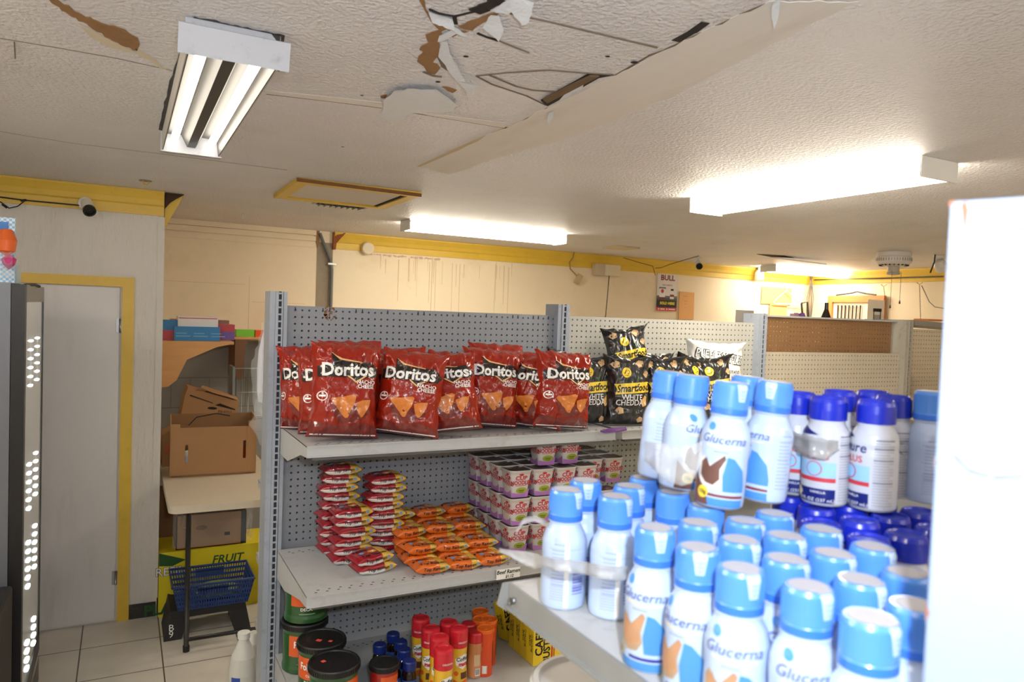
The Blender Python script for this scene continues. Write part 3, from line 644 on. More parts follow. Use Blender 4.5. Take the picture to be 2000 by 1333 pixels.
def shelf(t, x0, x1, z, yf, m=M_greyl, back=-.03, lip=.036, drop=.105, holes=True):
    s = -1 if yf < back else 1
    g = G().box((x0, back, z-.004), (x1, yf, z), m)
    g.box((x0, yf, z-lip), (x1, yf+s*.004, z+.001), m); g.box((x0, yf+s*.004, z-lip), (x1, yf+s*.009, z-lip+.004), m); g.box((x0, yf+s*.004, z-.003), (x1, yf+s*.009, z+.001), m)
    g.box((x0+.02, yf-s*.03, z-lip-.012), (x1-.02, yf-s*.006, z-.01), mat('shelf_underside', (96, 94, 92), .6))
    if holes:
        for yy in (yf-s*.022, yf-s*.04, back+s*.04, back+s*.055):
            off = .0 if yy in (yf-s*.022, back+s*.04) else .011
            x = x0+.03+off
            while x < x1-.02: g.box((x, yy-.0022, z), (x+.008, yy+.0022, z+.0004), M_slot); x += .036
    o = g.build('shelf', t)
    for x in (x0, x1-.003):
        g = G().prism([(x, back, z-.001), (x, yf, z-.001), (x, yf, z-lip), (x, yf-s*.09, z-lip-.008), (x, back+s*.14, z-drop+.002), (x, back, z-drop)], (.003, 0, 0), m)
        g.build('bracket', o)
    return o
SECTION_LABEL = ['grey pegboard shelving unit at the left end, holding red chip bags and noodles', 'pale pegboard shelving unit with black popcorn bags, second of the run', 'shelving unit with a brown upper pegboard over a cream one', 'farthest shelving unit, cream pegboard with a crooked top shelf']
PMAT = [M_peg1, M_peg2, M_peg3, mat('far_cream_pegboard', (200, 186, 160), .55)]
units = []
for k in range(4):
    cx = k*PITCH-.066; x0, x1 = k*PITCH-.036, k*PITCH+1.137; hx = k*PITCH
    t = tag(empty('shelving_unit', (0, 0, 0)), SECTION_LABEL[k], 'shelving', 'shelving units of the run'); units.append(t)
    g = G(); post(g, cx, 1.829, M_postsh if k < 3 else mat('far_post_paint', (168, 164, 152), .4, dirt=(120, 112, 98), dirt_scale=26, dirt_amt=.5)); g.build('post', t)
    if k < 2:
        peg_panel(x0, x1, .868, 1.779, hx, ZR0, -.0, PMAT[k]).build('back_panel', t)
        peg_panel(x0, x1, .47, .864, hx, ZR0-.0127, -.0, PMAT[k]).build('back_panel', t)
        G().box((x0, .036, .1), (x1, .04, 1.776), mat('rear_panel_hole_shade', (84, 86, 90), .6)).build('rear_panel', t)  # rear panel coloured dark so the peg holes read as shaded
    elif k == 2:
        peg_panel(x0, x1, .47, 1.628, hx, ZR0-6*IN, -.0, PMAT[k]).build('back_panel', t)
        peg_panel(x0+.01, x1-.045, 1.2, 1.816, hx+.026, ZR0+.026, .045, M_pegb).build('rear_panel', t)
        G().box((x0+.0, .03, 1.815), (x1-.01, .07, 1.824), M_greyl).build('top_rail', t)
    else:
        peg_panel(x0, x1, .47, 1.778, hx, ZR0, -.0, PMAT[k]).build('back_panel', t)
        G().box((x0, .036, .1), (x1, .04, 1.776), mat('rear_panel_hole_shade', (84, 86, 90), .6)).build('rear_panel', t)  # same darkened rear panel, hole shade put into its colour
        G().prism([(x0+.02, -.03, 1.832), (x1-.05, -.03, 1.80), (x1-.05, -.03, 1.772), (x0+.02, -.03, 1.80)], (0, .34, 0), mat('dull_grey_paint', (138, 132, 122), .5)).build('top_shelf', t)
    G().box((x0-.0, -.6, 0), (x1, .6, .1), M_greyl).build('base', t)
    shelf(t, x0-.012, x1+.002, .485, -.64, drop=.08)
    if k < 2:
        shelf(t, x0-.012, x1+.002, 1.338, -.462)
        shelf(t, x0-.012, x1+.002, .877, -.513)
        for z in (1.037, .723, .439): shelf(t, x0-.012, x1+.002, z, .43, back=.042, lip=.03, drop=.08)
g = G(); post(g, 4*PITCH-.066, 1.829); g.build('post', units[3])
# dried brown smear on the first panel, hook pins
g = G(); c = (.128, 1.755)
for i in range(46):
    r = random.Random(i); a, d = r.uniform(0, 2*PI), r.random()**.6*.024; x, z = c[0]+a*0+d*math.cos(a), c[1]+d*math.sin(a)*1.2; q = r.uniform(.0015, .0045)
    g.prism([(x+q*math.cos(b)*r.uniform(.6, 1.3), -.0012, z+q*math.sin(b)*r.uniform(.6, 1.3)) for b in [j*PI/3 for j in range(6)]], (0, .001, 0), mat('dried_smear', (136, 92, 48), .7))
g.build('brown_smear', units[0])
g = G()
for i in (0, 4, 5, 9, 10, 14, 19, 20, 26, 27, 31, 36, 37, 40, 41, 43): g.box((i*IN-.0015, -.002, ZR0), (i*IN+.0015, -.0002, ZR0+.011), M_slot)
g.build('slot_marks', units[0])
# price tag on the second shelf
def onz(px, py, z): return pt(px, py, 'z', z)
t = empty('price_tag', (.655, -.5235, .8595)); tag(t, 'small white price tag reading Beef Ramen on the noodle shelf edge', 'price tag')
G().box((-.047, -.001, -.019), (.047, 0, .017), M_paper).build('card', t)
g = G(); fn = lambda u, v: (u, -.0015, v)
g.decal(text('Beef Ramen', .0135, 0, .006, .025, .15), fn, M_ink, .1); g.decal(text('$1.12', .010, .004, -.011, .03, .2), fn, M_ink, .1); g.build('lettering', t)

# ================================================================ SNACK BAGS
def snack_bag(name, W, H, T, seed, M_bag, decals, ears=.0, bend=.02, crimp=None, wrinkle=1., back=None):
    """pillow bag standing on its base, front towards -y; decals: [(shape, layer, material)]"""
    rnd = random.Random(seed); so = seed*13.7
    top = lambda v: max(0, (v-.86)/.14)
    def wv(v): return W*(.97-.085*math.sin(PI*min(1, v*1.02))**.8 + ears*top(v)**1.5)
    def P(u, v, side):
        w = wv(v)
        t = T*max(0, math.sin(PI*min(1, max(0, v))**.82))**.55*max(0, 1-abs(u)**2.4)**.62
        n = noise.noise(Vector((u*1.7+so, v*2.6, side))); n2 = 1-abs(noise.noise(Vector((u*3.1, v*4.2+so, side*3))))*2.4
        n3 = 1-abs(noise.noise(Vector((u*6.2+so, v*9+so, side*3))))*2.2
        edge = .35+abs(v-.5)*1.3+abs(u)*.4
        y = t*(1+.22*n) + wrinkle*(.0105*n2*edge + .0055*n3*edge)*(1 if abs(u) < .999 else 0)*min(1, (1-abs(u))*8)*min(1, v*14)*min(1, (1-v)*14)
        x = u*w + .006*noise.noise(Vector((v*6+so, u, 3)))*abs(u)
        z = v*H - .018*(1-abs(u))*top(v)*(1 if ears else .2) + .008*noise.noise(Vector((u*4+so, 7, 1)))*top(v)
        yy = (-y if side == 0 else y*.8) + bend*top(v)**1.6*(1+.8*noise.noise(Vector((u*2+so, 2, 5)))) + .005*noise.noise(Vector((u*5, so, 9)))*(top(v)+max(0, 1-v*16))
        return Vector((x, yy, z))
    NU, NV = 40, 52
    g = G(); fr = [[P(-1+2*i/NU, j/NV, 0) for i in range(NU+1)] for j in range(NV+1)]
    g.add([fr[j][i] for j in range(NV+1) for i in range(NU+1)], [(j*(NU+1)+i, j*(NU+1)+i+1, (j+1)*(NU+1)+i+1, (j+1)*(NU+1)+i) for j in range(NV) for i in range(NU)], M_bag, True)
    g.grid(lambda s, t_: P(1-2*s, t_, 1), 20, 26, back or M_bag)
    if crimp:
        for j0, j1 in ((0, .02), (.975, 1)):
            pass
    def samp(u, v):
        s = min(.9999, max(0, (u/wv(v/H)+1)/2))*NU; q = min(.9999, max(0, v/H))*NV; i, j = int(s), int(q); a, b = s-i, q-j
        return (fr[j][i]*(1-a)*(1-b)+fr[j][i+1]*a*(1-b)+fr[j+1][i]*(1-a)*b+fr[j+1][i+1]*a*b)
    for shp, lay, m in decals:
        g.decal(shp, (lambda L: lambda u, v: tuple(samp(u, v)+Vector((0, -.0009*L-.0006, .0002*L))))(lay), m, .012)
    return g.mesh(name)
M_dred = mat('red_foil', (148, 32, 14), .16, 0, .5, coat=.15, bump=.9, bdist=.007, bscale=24, var=.1, vscale=7)
M_dredd = mat('dark_red_foil', (112, 26, 20), .26, 0, .6, coat=.7)
M_dblk = mat('black_print', (28, 18, 18), .25, coat=.6)
M_dwht = mat('white_print', (240, 238, 234), .3, coat=.4)
M_chip = mat('corn_chip_print', (206, 120, 44), .35, var=.3, vscale=90, coat=.5)
M_flame = mat('flame_print', (226, 178, 118), .3, coat=.5)
def chip(x, y, s, rot, seed=1):
    r = random.Random(seed); pts = []
    for a in (PI/2+.3, PI/2+2.35, PI/2+4.3):
        for k in (-.12, .12): pts.append((x+s*math.cos(a+rot+k)*r.uniform(.92, 1.08), y+s*math.sin(a+rot+k)*r.uniform(.92, 1.08)))
    return poly(rough(pts, .0015, .012, seed))
def dorito_decals(H):
    D = []
    D.append((poly([(-.10, H*.73), (-.052, H*.765), (-.06, H*.87), (-.005, H*.785), (.08, H*.79), (.112, H*.70), (.095, H*.63), (.062, H*.625), (.028, H*.56), (.0, H*.625), (-.098, H*.615)]), 1, M_dblk))
    D.append((poly([(-.058, H*.87), (-.054, H*.87), (-.03, H*.80), (.05, H*.775), (.05, H*.785), (-.022, H*.815), (-.058, H*.87)][:-1]), 2, M_flame))
    D.append((poly([(-.004, H*.64), (.028, H*.565), (.066, H*.645), (.058, H*.645), (.028, H*.585), (.004, H*.64)]), 2, M_flame))
    D.append((text('Doritos', .040, -.0, H*.695, .03, 0, .98, .03), 3, M_dwht))
    D.append((text('NACHO', .012, .062, H*.575, .02), 2, M_dwht)); D.append((text('CHEESE', .012, .062, H*.53, .02), 2, M_dwht))
    D.append((circ(-.082, H*.42, .0155, 20), 1, M_dwht)); D.append((circ(-.082, H*.42, .0125, 20), 2, M_dred)); D.append((rect(-.092, H*.42-.003, -.072, H*.42+.003), 3, M_dwht)); D.append((circ(-.082, H*.42+.008, .003, 8), 3, M_dwht))
    D.append((poly(rough([(-.052, H*.405), (-.018, H*.415), (.02, H*.445), (.030, H*.43), (.022, H*.33), (.004, H*.205), (-.004, H*.20), (-.03, H*.29), (-.056, H*.385)], .0015, .011, 3)), 2, M_chip)); D.append((poly(rough([(.030, H*.36), (.05, H*.385), (.078, H*.395), (.074, H*.33), (.052, H*.215), (.046, H*.21), (.034, H*.28)], .0015, .011, 5)), 3, M_chip))
    D.append((poly([(-.055, H*.34), (.085, H*.30), (.055, H*.20), (.03, H*.16), (-.015, H*.14), (-.04, H*.22)]), 1, M_dredd)); D.append((poly([(-.115, H*.02), (.115, H*.02), (.118, H*.10), (.05, H*.16), (-.02, H*.12), (-.116, H*.17)]), .6, M_dredd))
    D.append((rect(-.11, H*.022, .11, H*.034), 1, M_dwht)); D.append((rect(-.12, H*.0, .12, H*.02), 1, M_dredd))
    return D
DH = .305
dor = []
for s in (1, 2, 3):
    me = snack_bag('chip_bag', .124, DH, .052, s, M_dred, dorito_decals(DH))
    o = bpy.data.objects.new('chip_bag', me); COL.objects.link(o); dor.append(Kind(o))
# front bags: bottom pixel x, y on the shelf, turn, lean
SH1 = 1.339
front_roll = [3, 5, -7, 5, 2, 4]
front = [(668, 864, 6, -9, 'front red chip bag nearest the left shelf end, two chips printed large', 0),
         (792, 862, -18, -10, 'red chip bag leaning beside the leftmost front one', 1),
         (878, 856, -8, -14, 'red chip bag with a white-lined foot sticking out over the shelf lip', 2),
         (952, 842, 4, -8, 'upright red chip bag in the middle of the shelf', 0),
         (1035, 840, -40, -6, 'red chip bag turned sideways with a bright crinkled edge', 1),
         (1107, 848, 8, -6, 'red chip bag at the right end, touching the black popcorn bags', 2)]
rr0 = random.Random(4)
for (px, py, rz, rx, lb, v), ry in zip(front, front_roll):
    p = onz(px, py, SH1); d = (p-CAM); d.z = 0; d.normalize(); q = p+d*.03
    ob = dor[v].put((q.x, max(-.415, min(-.3, q.y)), SH1+.004+.1*math.sin(math.radians(abs(ry)))), (math.radians(rx), math.radians(ry), math.radians(rz-12)), lb, 'chip bag', 'red chip bags'); ob.scale = (.97+.01*(px % 4), 1.08, (1.04, .96, .93, .97, .92, .96)[front.index((px, py, rz, rx, lb, v))])
back = [(.055, -.07, 4, 1, 'red chip bag at the back, squeezed behind the left post'), (.03, -.17, -40, 2, 'red chip bag standing edge-on in the back left corner'), (.18, -.15, -6, 0, 'tall red chip bag behind the two leftmost front bags'), (.085, -.25, -12, 1, 'red chip bag showing a dark corner between back and front at left'),
        (.36, -.18, -4, 1, 'red chip bag behind the gap between second and third front bags'), (.33, -.32, -14, 2, 'red chip bag directly behind the second front bag'), (.545, -.26, -10, 2, 'red chip bag peeking over the third and fourth front bags'), (.74, -.2, -6, 0, 'red chip bag at the back right of the middle'), (.80, -.28, 5, 1, 'red chip bag whose cut-off name shows between middle and right bags'), (.96, -.22, -5, 2, 'red chip bag hidden behind the rightmost one')]
for x, y, rz, v, lb in back:
    dor[v].put((x, y, SH1+.004), (math.radians(-4), math.radians(rr0.uniform(-4, 4)), math.radians(rz)), lb, 'chip bag', 'red chip bags')

M_pblk = mat('black_foil', (24, 24, 26), .3, 0, .6, coat=.6, bump=.3, bscale=22)
M_pyel = mat('yellow_print', (240, 208, 60), .3, coat=.5)
M_pop = mat('popcorn_print', (212, 176, 130), .5, var=.25, vscale=60)
M_inside = mat('silver_foil_inside', (200, 200, 204), .3, .3)
def popc(x, y, s, seed):
    r = random.Random(seed); return poly([(x+s*math.cos(a*PI/5)*(1+.35*(a % 2)*r.uniform(.3, 1)), y+s*math.sin(a*PI/5)*(1+.3*(a % 2)*r.uniform(.2, 1))) for a in range(10)])
def smart_decals(H):
    D = [(circ(-.018, H*.74, .021, 20), 2, M_pyel), (text('70', .019, -.018, H*.748, .02), 2, M_dblk), (rect(-.027, H*.70, -.009, H*.705), 3, M_dblk)]
    D.append((poly([(-.066, H*.425), (.086, H*.465), (.078, H*.53), (.09, H*.615), (-.070, H*.575), (-.058, H*.5)]), 2, M_pyel))
    D.append((text('Smartfood', .029, .010, H*.518, .025, .25, .80, .07), 3, M_dblk))
    D.append((text('WHITE', .023, .004, H*.385, .01, 0, .85), 1, M_dwht)); D.append((text('CHEDDAR', .023, .004, H*.31, .01, 0, .85), 1, M_dwht))
    for i, (x, y, s) in enumerate(((-.045, .2, .014), (-.062, .86, .015), (.045, .88, .016), (.078, .72, .013), (.045, .07, .011))): D.append((popc(x, H*y, s, i), 1, M_pop))
    D.append((poly([(.045, H*.34), (.062, H*.42), (.072, H*.40), (.07, H*.28), (.052, H*.25)]), 1, mat('cheese_print', (224, 172, 96), .4)))
    D.append((poly([(.02, H*.6), (.035, H*.74), (.03, H*.6)]), 1, mat('green_leaf_print', (62, 96, 40), .4)))
    return D
SHh = .285
sm = []
for s in (11, 12):
    me = snack_bag('popcorn_bag', .104, SHh, .047, s, M_pblk, smart_decals(SHh), ears=.14, bend=-.03, wrinkle=.8, back=M_pblk)
    o = bpy.data.objects.new('popcorn_bag', me); COL.objects.link(o); sm.append(Kind(o))
for x, y, z, rz, rx, ry, v, lb in ((1.12, -.30, 0, -10, -4, 0, 0, 'black popcorn bag half hidden by the rightmost red chip bag'), (1.27, -.36, 0, -14, -5, 0, 1, 'black popcorn bag facing front with the full yellow banner'), (1.465, -.34, 0, -20, -5, 0, 0, 'black popcorn bag just right of the front-facing one, behind the blue caps'),
        (1.46, -.15, .12, -16, -14, -8, 1, 'black popcorn bag perched high on the others'), (1.66, -.30, 0, 10, -8, 8, 0, 'black popcorn bag at the right, pointed corner under the white bag'), (1.14, -.14, .02, 6, -30, 14, 1, 'black popcorn bag lying back behind the rightmost red bag'), (1.62, -.14, .0, 6, -10, 0, 1, 'black popcorn bag at the back between perched bag and white bag'), (1.78, -.33, -.0, -20, -8, -6, 0, 'black popcorn bag below the white bag lettering')):
    sm[v].put((x, y, SH1+.004+z), (math.radians(rx), math.radians(ry), math.radians(rz)), lb, 'popcorn bag', 'black popcorn bags')
M_wbag = mat('matt_white_film', (222, 222, 216), .45, coat=.2, bump=.3, bscale=20)
H_ = .34
D = [(poly([(-.10, H_*.80), (.13, H_*.74), (.13, H_*.65), (.0, H_*.70), (-.02, H_*.66), (-.10, H_*.72)]), 1, M_dwht)]
D += [(text('PUFFLE', .042, -.062, H_*.78, .06, .1, .62, -.16), 2, M_dblk), (text('PUFFLE', .040, -.062, H_*.78, .012, .1, .62, -.16), 3, M_dwht), (text('SOUFFLES', .042, .058, H_*.735, .06, 0, .55, -.1), 2, M_dblk), (text('SOUFFLES', .040, .058, H_*.735, .012, 0, .55, -.1), 3, M_dwht),
      (text('ORIGINAL POTATO', .014, .02, H_*.55, .01, 0, 1, .02), 2, M_dblk), (text('PRICE', .009, .07, H_*.48, .005), 2, mat('grey_print', (120, 120, 120), .5))]
me = snack_bag('puffed_chip_bag', .155, H_, .06, 21, M_wbag, D, ears=.12, bend=-.02, wrinkle=.9)
o = bpy.data.objects.new('puffed_chip_bag', me); COL.objects.link(o); o.location = (1.93, -.17, SH1+.01); o.rotation_euler = (math.radians(-8), math.radians(2), math.radians(-14))
tag(o, 'large white puffed potato snack bag behind the black popcorn bags', 'chip bag')
p = onz(1200, 848, SH1)
o = G().prism([(0, 0, 0), (.06, 0, 0), (.11, .01, .004), (.12, .03, .008), (.06, .04, .006), (0, .03, 0)], (0, 0, .006), mat('purple_film', (112, 70, 140), .3, coat=.5)).build('candy_wrapper', None, (p.x-.03, p.y+.02, SH1+.001))
tag(o, 'small purple wrapper lying on the shelf in front of the popcorn bags', 'wrapper')

# ================================================================ NOODLE PACKETS
def sp(x, p): return math.copysign(abs(x)**p, x)
def noodle_pack(name, M_top, M_low, flavour, seed, A=.068, B=.05, H=.0175):
    so = seed*7.3
    def kz(s): return max(.06, (1-abs(s)**6)) if abs(s) < .88 else max(.06, (1-.88**6)*(1-(abs(s)-.88)/.12*1.05))
    def ky(s): return .92+.08*math.cos(PI*s) if abs(s) < .9 else .86
    def P(s, th):
        c, q = math.cos(th), math.sin(th)
        n = noise.noise(Vector((s*3+so, th*1.2, 1)))*.0022+noise.noise(Vector((s*7+so, th*3, 4)))*.001
        return Vector((s*A*(1.06 if abs(s) > .9 else 1), (B*ky(s)+n)*sp(c, .36)+.004*noise.noise(Vector((s*2, so, 1))), H+(H*kz(s)+n)*sp(q, .55)+.003*noise.noise(Vector((s*4+so, 2, 1)))*(abs(s) > .85)))
    M_n = mat('noodle_print', (206, 164, 62), .4, var=.35, vscale=120, coat=.4)
    def mf(s, t):
        s = 2*s-1; th = t*2*PI; q = math.sin(th)
        if abs(s) > .9: return M_top if M_low is M_top else mat('crimped_end_'+flavour, (150, 30, 48) if flavour == 'BEEF' else (224, 118, 34), .3, coat=.6)
        if s > .36 and q > -.35: return M_n
        return M_low if q < -.04 else M_top
    g = G(); g.grid(lambda s, t: P(2*s-1, t*2*PI), 28, 28, M_top, mfn=mf)
    def F(u, v):   # front side: u along the packet, v up
        z = max(-.97, min(.97, (v-H)/H)); y = -B*.95*(1-abs(z)**4)**(1/4)
        s = u/A; th = math.atan2(sp(z, 1/.55), -1*(abs(y)/(B*.95))**(1/.36)) if True else 0
        p = P(s, th % (2*PI)); return tuple(p+Vector((0, -.0014, .0004)))
    def T(u, v):
        s = u/A; yy = max(-.95, min(.95, v/(B*.97))); th = math.acos(sp(yy, 1/.36)); p = P(s, th); return (p.x, v, p.z+.0012)
    g.decal(text('Top Ramen', .0115, .0, H*1.06, .02, .12, 1), F, M_ink, .008)
    if flavour == 'BEEF': g.decal(text('BEEF', .0075, .012, H*.62, .03), F, M_dwht, .008)
    g.decal(circ(.048, H*1.1, .0062, 14), F, mat('blue_spot', (96, 150, 206), .4, coat=.4), .006)
    g.decal(text('Nissin', .012, -.028, .018, .04, 0, 1.3), T, M_ink, .01)
    g.decal(circ(-.035, -.004, .0085, 14), T, mat('blue_spot', (96, 150, 206), .4), .006)
    g.decal(circ(.004, -.006, .017, 18, .012), T, mat('soup_print', (200, 130, 60), .4, var=.2, vscale=80), .008); g.decal(circ(.006, -.004, .010, 16, .006), T, mat('egg_print', (236, 218, 186), .4), .008)
    g.decal(text('Top Ramen', .014, .0, -.030, .02, .12, 1), T, M_ink, .008)
    return g.mesh(name)
M_rred = mat('red_noodle_film', (150, 20, 34), .24, coat=.7, bump=.3, bscale=60); M_rwht = mat('white_noodle_film', (218, 216, 212), .28, coat=.6, bump=.3, bscale=60)
M_ror = mat('orange_noodle_film', (212, 100, 26), .24, coat=.7, bump=.3, bscale=60)
def mk_kind(name, meshes):
    out = []
    for me in meshes:
        o = bpy.data.objects.new(name, me); COL.objects.link(o); out.append(Kind(o))
    return out
red = mk_kind('noodle_packet', [noodle_pack('noodle_packet', M_rred, M_rwht, 'BEEF', s) for s in (1, 2)])
orng = mk_kind('noodle_packet', [noodle_pack('noodle_packet', M_ror, M_ror, 'CHICKEN', s, .062, .05, .0175) for s in (3, 4)])
SH2 = .878; rr = random.Random(5)
PT = .0325
def pstack(kinds, x, y, n, where, colour, group, rz=0., step=PT, z0=0., jitter=.007):
    for i in range(n):
        lb = ('only %s noodle packet %s' % (colour, where)) if n == 1 else ('%s noodle packet, %s %s' % (colour, 'topmost' if i == n-1 else ('lowest' if i == 0 else ORD[n-1-i]+' from the top'), where))
        kinds[rr.randint(0, 1)].put((x+rr.uniform(-1, 1)*jitter, y+rr.uniform(-1, 1)*jitter, SH2+z0+i*step), (math.radians(rr.uniform(-2, 2)), math.radians(rr.uniform(-3, 3)), math.radians(rz+rr.uniform(-7, 7))), lb, 'noodle packet', group)
RG, OG = 'red noodle packets', 'orange noodle packets'
pstack(red, .145, -.13, 10, 'in the tallest red pile', 'red beef', RG)
pstack(red, .165, -.245, 6, 'in the middle red pile', 'red beef', RG, 4)
pstack(red, .205, -.365, 2, 'in the low red pile in front', 'red beef', RG, 8)
pstack(red, .30, -.19, 9, 'in the red pile by the orange ones', 'red beef', RG, -2)
for ix, (x, cname) in enumerate(((.385, 'left'), (.505, 'middle'), (.622, 'right'))):
    for iy, (y, n, rname) in enumerate(((-.445, 1 if ix < 2 else 1, 'front'), (-.34, 2, 'second'), (-.23, 3, 'third'), (-.115, 4, 'back'))):
        pstack(orng, x+(.0 if ix else .0)+.012*iy*0, y, n, 'in the %s pile of the %s row' % (cname, rname), 'orange', OG, rr.uniform(-6, 6))

# ================================================================ NOODLE CUPS
M_cup = mat('cup_card', (196, 192, 188), .4, var=.03); M_cupred = mat('cup_red', (190, 32, 44), .4); M_gold = mat('cup_gold_line', (180, 150, 100), .4)
M_cuppur = mat('cup_purple', (176, 118, 186), .4); M_cupgrn = mat('cup_green', (150, 160, 44), .4, var=.2, vscale=90); M_cuplid = mat('cup_lid_film', (92, 74, 66), .3, coat=.4, var=.2, vscale=20)
HC = .104
def cup_ring(z, n=32, hw=None):
    h = hw or (.0355+.0125*z/HC); return [(h*sp(math.cos(2*PI*(i+.5)/n), .42), h*sp(math.sin(2*PI*(i+.5)/n), .42)) for i in range(n)]
g = G(); n = 32; zs = [(0, None), (.002, None), (HC*.5, None), (HC-.006, None), (HC-.004, .0495), (HC, .0495)]
for (za, ha), (zb, hb) in zip(zs[:-1], zs[1:]):
    A_, B_ = cup_ring(za, n, ha), cup_ring(zb, n, hb)
    g.add([(x, y, za) for x, y in A_]+[(x, y, zb) for x, y in B_], [(i, (i+1) % n, n+(i+1) % n, n+i) for i in range(n)], M_cup, True)
A_ = cup_ring(0, n); g.add([(x, y, 0) for x, y in A_], [tuple(reversed(range(n)))], M_cup)
A_ = cup_ring(HC, n, .047); B_ = cup_ring(HC, n, .0495); g.add([(x, y, HC) for x, y in A_]+[(x, y, HC) for x, y in B_], [(i, n+i, n+(i+1) % n, (i+1) % n) for i in range(n)], M_cup)
def fr_(side, d):
    def f(u, v):
        h = .0355+.0125*v/HC+d
        return (u*h/.042, -h, v) if side == 0 else (-h, -u*h/.042, v)
    return f
for side in (0, 1):
    F1, F2, F3 = fr_(side, .0005), fr_(side, .0009), fr_(side, .0013)
    for z in (.091, .0945): g.decal(rect(-.038, z, .038, z+.0012), F1, M_gold, .03)
    off = 0 if side == 0 else .018
    g.decal(poly([(-.038, .0), (.038, .0), (.038, .034), (.028, .024), (.0, .014), (-.038, .02)]), F1, M_cuppur, .03)
    g.decal(circ(off, .088, .0085, 14, .0045), F2, M_cupred, .03)
    g.decal(text('CUP', .0155, off, .0745, .035, 0, 1.05), F2, M_cupred, .03); g.decal(text('NOODLES', .0150, off, .0565, .035, 0, .84), F2, M_cupred, .03)
    g.decal(rect(off-.022, .045, off+.022, .047), F2, M_cupred, .03)
    if side == 0: g.decal(circ(.004, .027, .024, 20, .0125), F2, M_cupgrn, .03); g.decal(rect(-.008, .026, .016, .029), F3, mat('cup_dark_green', (70, 84, 30), .4), .03); g.decal(rect(-.006, .02, .014, .0225), F3, mat('cup_dark_green', (70, 84, 30), .4), .03)
t = empty('noodle_cup'); g.build('cup', t)
A_ = cup_ring(0, n, .0472)
G().add([(x, y, HC-.0035+.0015*math.sin(i*1.3)) for i, (x, y) in enumerate(A_)]+[(0, 0, HC-.005)], [(i, (i+1) % n, n) for i in range(n)], M_cuplid, True).build('lid', t)
kc = Kind(t); CX0, CY0, CS = .765, -.352, .1005
colname = ['leftmost', 'second', 'third', 'fourth', 'fifth', 'sixth']; layname = ['bottom', 'middle', 'top']; rowname = ['front', 'second', 'third', 'rear']
for c in range(6):
    for r_ in range(4):
        for l in range(3):
            if c > 0 and r_ > 0 and l < 2: continue
            if c > 3 and r_ == 0 and l == 2: continue
            if c == 5 and r_ == 0: continue
            kc.put((CX0+c*CS+rr.uniform(-.002, .002), CY0+r_*CS+rr.uniform(-.002, .002), SH2+l*(HC+.001)), (0, 0, math.radians(rr.uniform(-2, 2))),
                   'white noodle cup in the %s layer, %s column, %s row' % (layname[l], colname[c], rowname[r_]), 'noodle cup', 'stacked noodle cups')
for c, (x, lb) in enumerate(((.905, 'noodle cup tipped on top of the stack, left of two'), (1.01, 'noodle cup tipped on top of the stack, right of two'))):
    kc.put((x, CY0+.04, SH2+3*(HC+.001)+.001), (0, 0, math.radians(-6+8*c)), lb, 'noodle cup', 'stacked noodle cups')
# ================================================================ GOODS ON THE LOWEST SHELF
SH3 = .486
M_fgrn = mat('green_coffee_plastic', (40, 86, 44), .32, coat=.4, bump=.05); M_fblk = mat('black_ribbed_lid', (24, 24, 26), .45); M_fred = mat('red_coffee_plastic', (160, 32, 26), .3, coat=.4)
M_forg = mat('orange_label', (222, 92, 34), .35, coat=.3, var=.15, vscale=12); M_stk = mat('red_price_sticker', (236, 90, 74), .6)
def cyl_map(rf, eps): return lambda u, v: ((rf(v)+eps)*math.cos(-PI/2+u/rf(v)), (rf(v)+eps)*math.sin(-PI/2+u/rf(v)), v)
def prof_r(prof):
    def f(z):
        for a, b in zip(prof[:-1], prof[1:]):
            if a[1] <= z <= b[1] and b[1] > a[1]: return a[0]+(b[0]-a[0])*(z-a[1])/(b[1]-a[1])
        return prof[-1][0] if z > prof[-1][1] else prof[0][0]
    return f
def canister(name, R, H, M_body, green, LH=.022):
    t = empty(name)
    prof = [(R*.9, 0), (R*.97, .004), (R*.97, H*.1), (R*.93, H*.16), (R*.94, H*.5), (R*.95, H*.80), (R*.99, H*.88), (R*.985, H-LH)]
    g = G().disc(R*.9, 0, M_body, 32, None, False).lathe(prof, M_body, 40)
    rf = prof_r(prof)
    F = lambda e: cyl_map(rf, e)
    g.decal(rect(-R*.75, H*.36, R*.75, H*.78), F(.0006), M_forg, .01)
    if not green: g.decal(rect(-R*1.2, H*.08, R*1.2, H*.36), F(.0006), M_forg, .01)
    g.decal(text('Folgers', H*.13, 0, H*.60 if green else H*.56, .03, 0, .85), F(.0015), M_dwht, .008)
    g.decal(text('Classic', H*.045, 0, H*.44, .01), F(.0015), M_dwht, .01) if green else None
    if green:
        g.decal(text('DECAF', H*.06, 0, H*.30, .03, 0, 1), F(.001), M_dwht, .01)
        g.decal(rect(-R*.35, H*.2, R*.35, H*.215), F(.001), mat('pale_green_print', (150, 176, 150), .4), .01)
        g.decal(rect(R*1.2, H*.1, R*1.55, H*.35), F(.001), mat('grey_print', (120, 120, 120), .5), .01)
    g.build('body', t)
    lp = [(R*.985, H-LH), (R*1.03, H-LH+.001), (R*1.03, H-.004), (R*1.0, H), (R*.93, H), (R*.91, H-.004), (R*.6, H-.005), (R*.2, H-.004), (.0005, H-.004)]
    g = G().lathe(lp, M_fblk, 48)
    for i in range(60): g.box((R*1.03-.0004, -.0012, H-LH+.003), (R*1.03+.0012, .0012, H-.006), M_fblk, Matrix.Rotation(2*PI*i/60, 4, 'Z'))
    g.build('lid', t)
    return t
t = canister('coffee_canister', .079, .175, M_fgrn, True); kg = Kind(t)
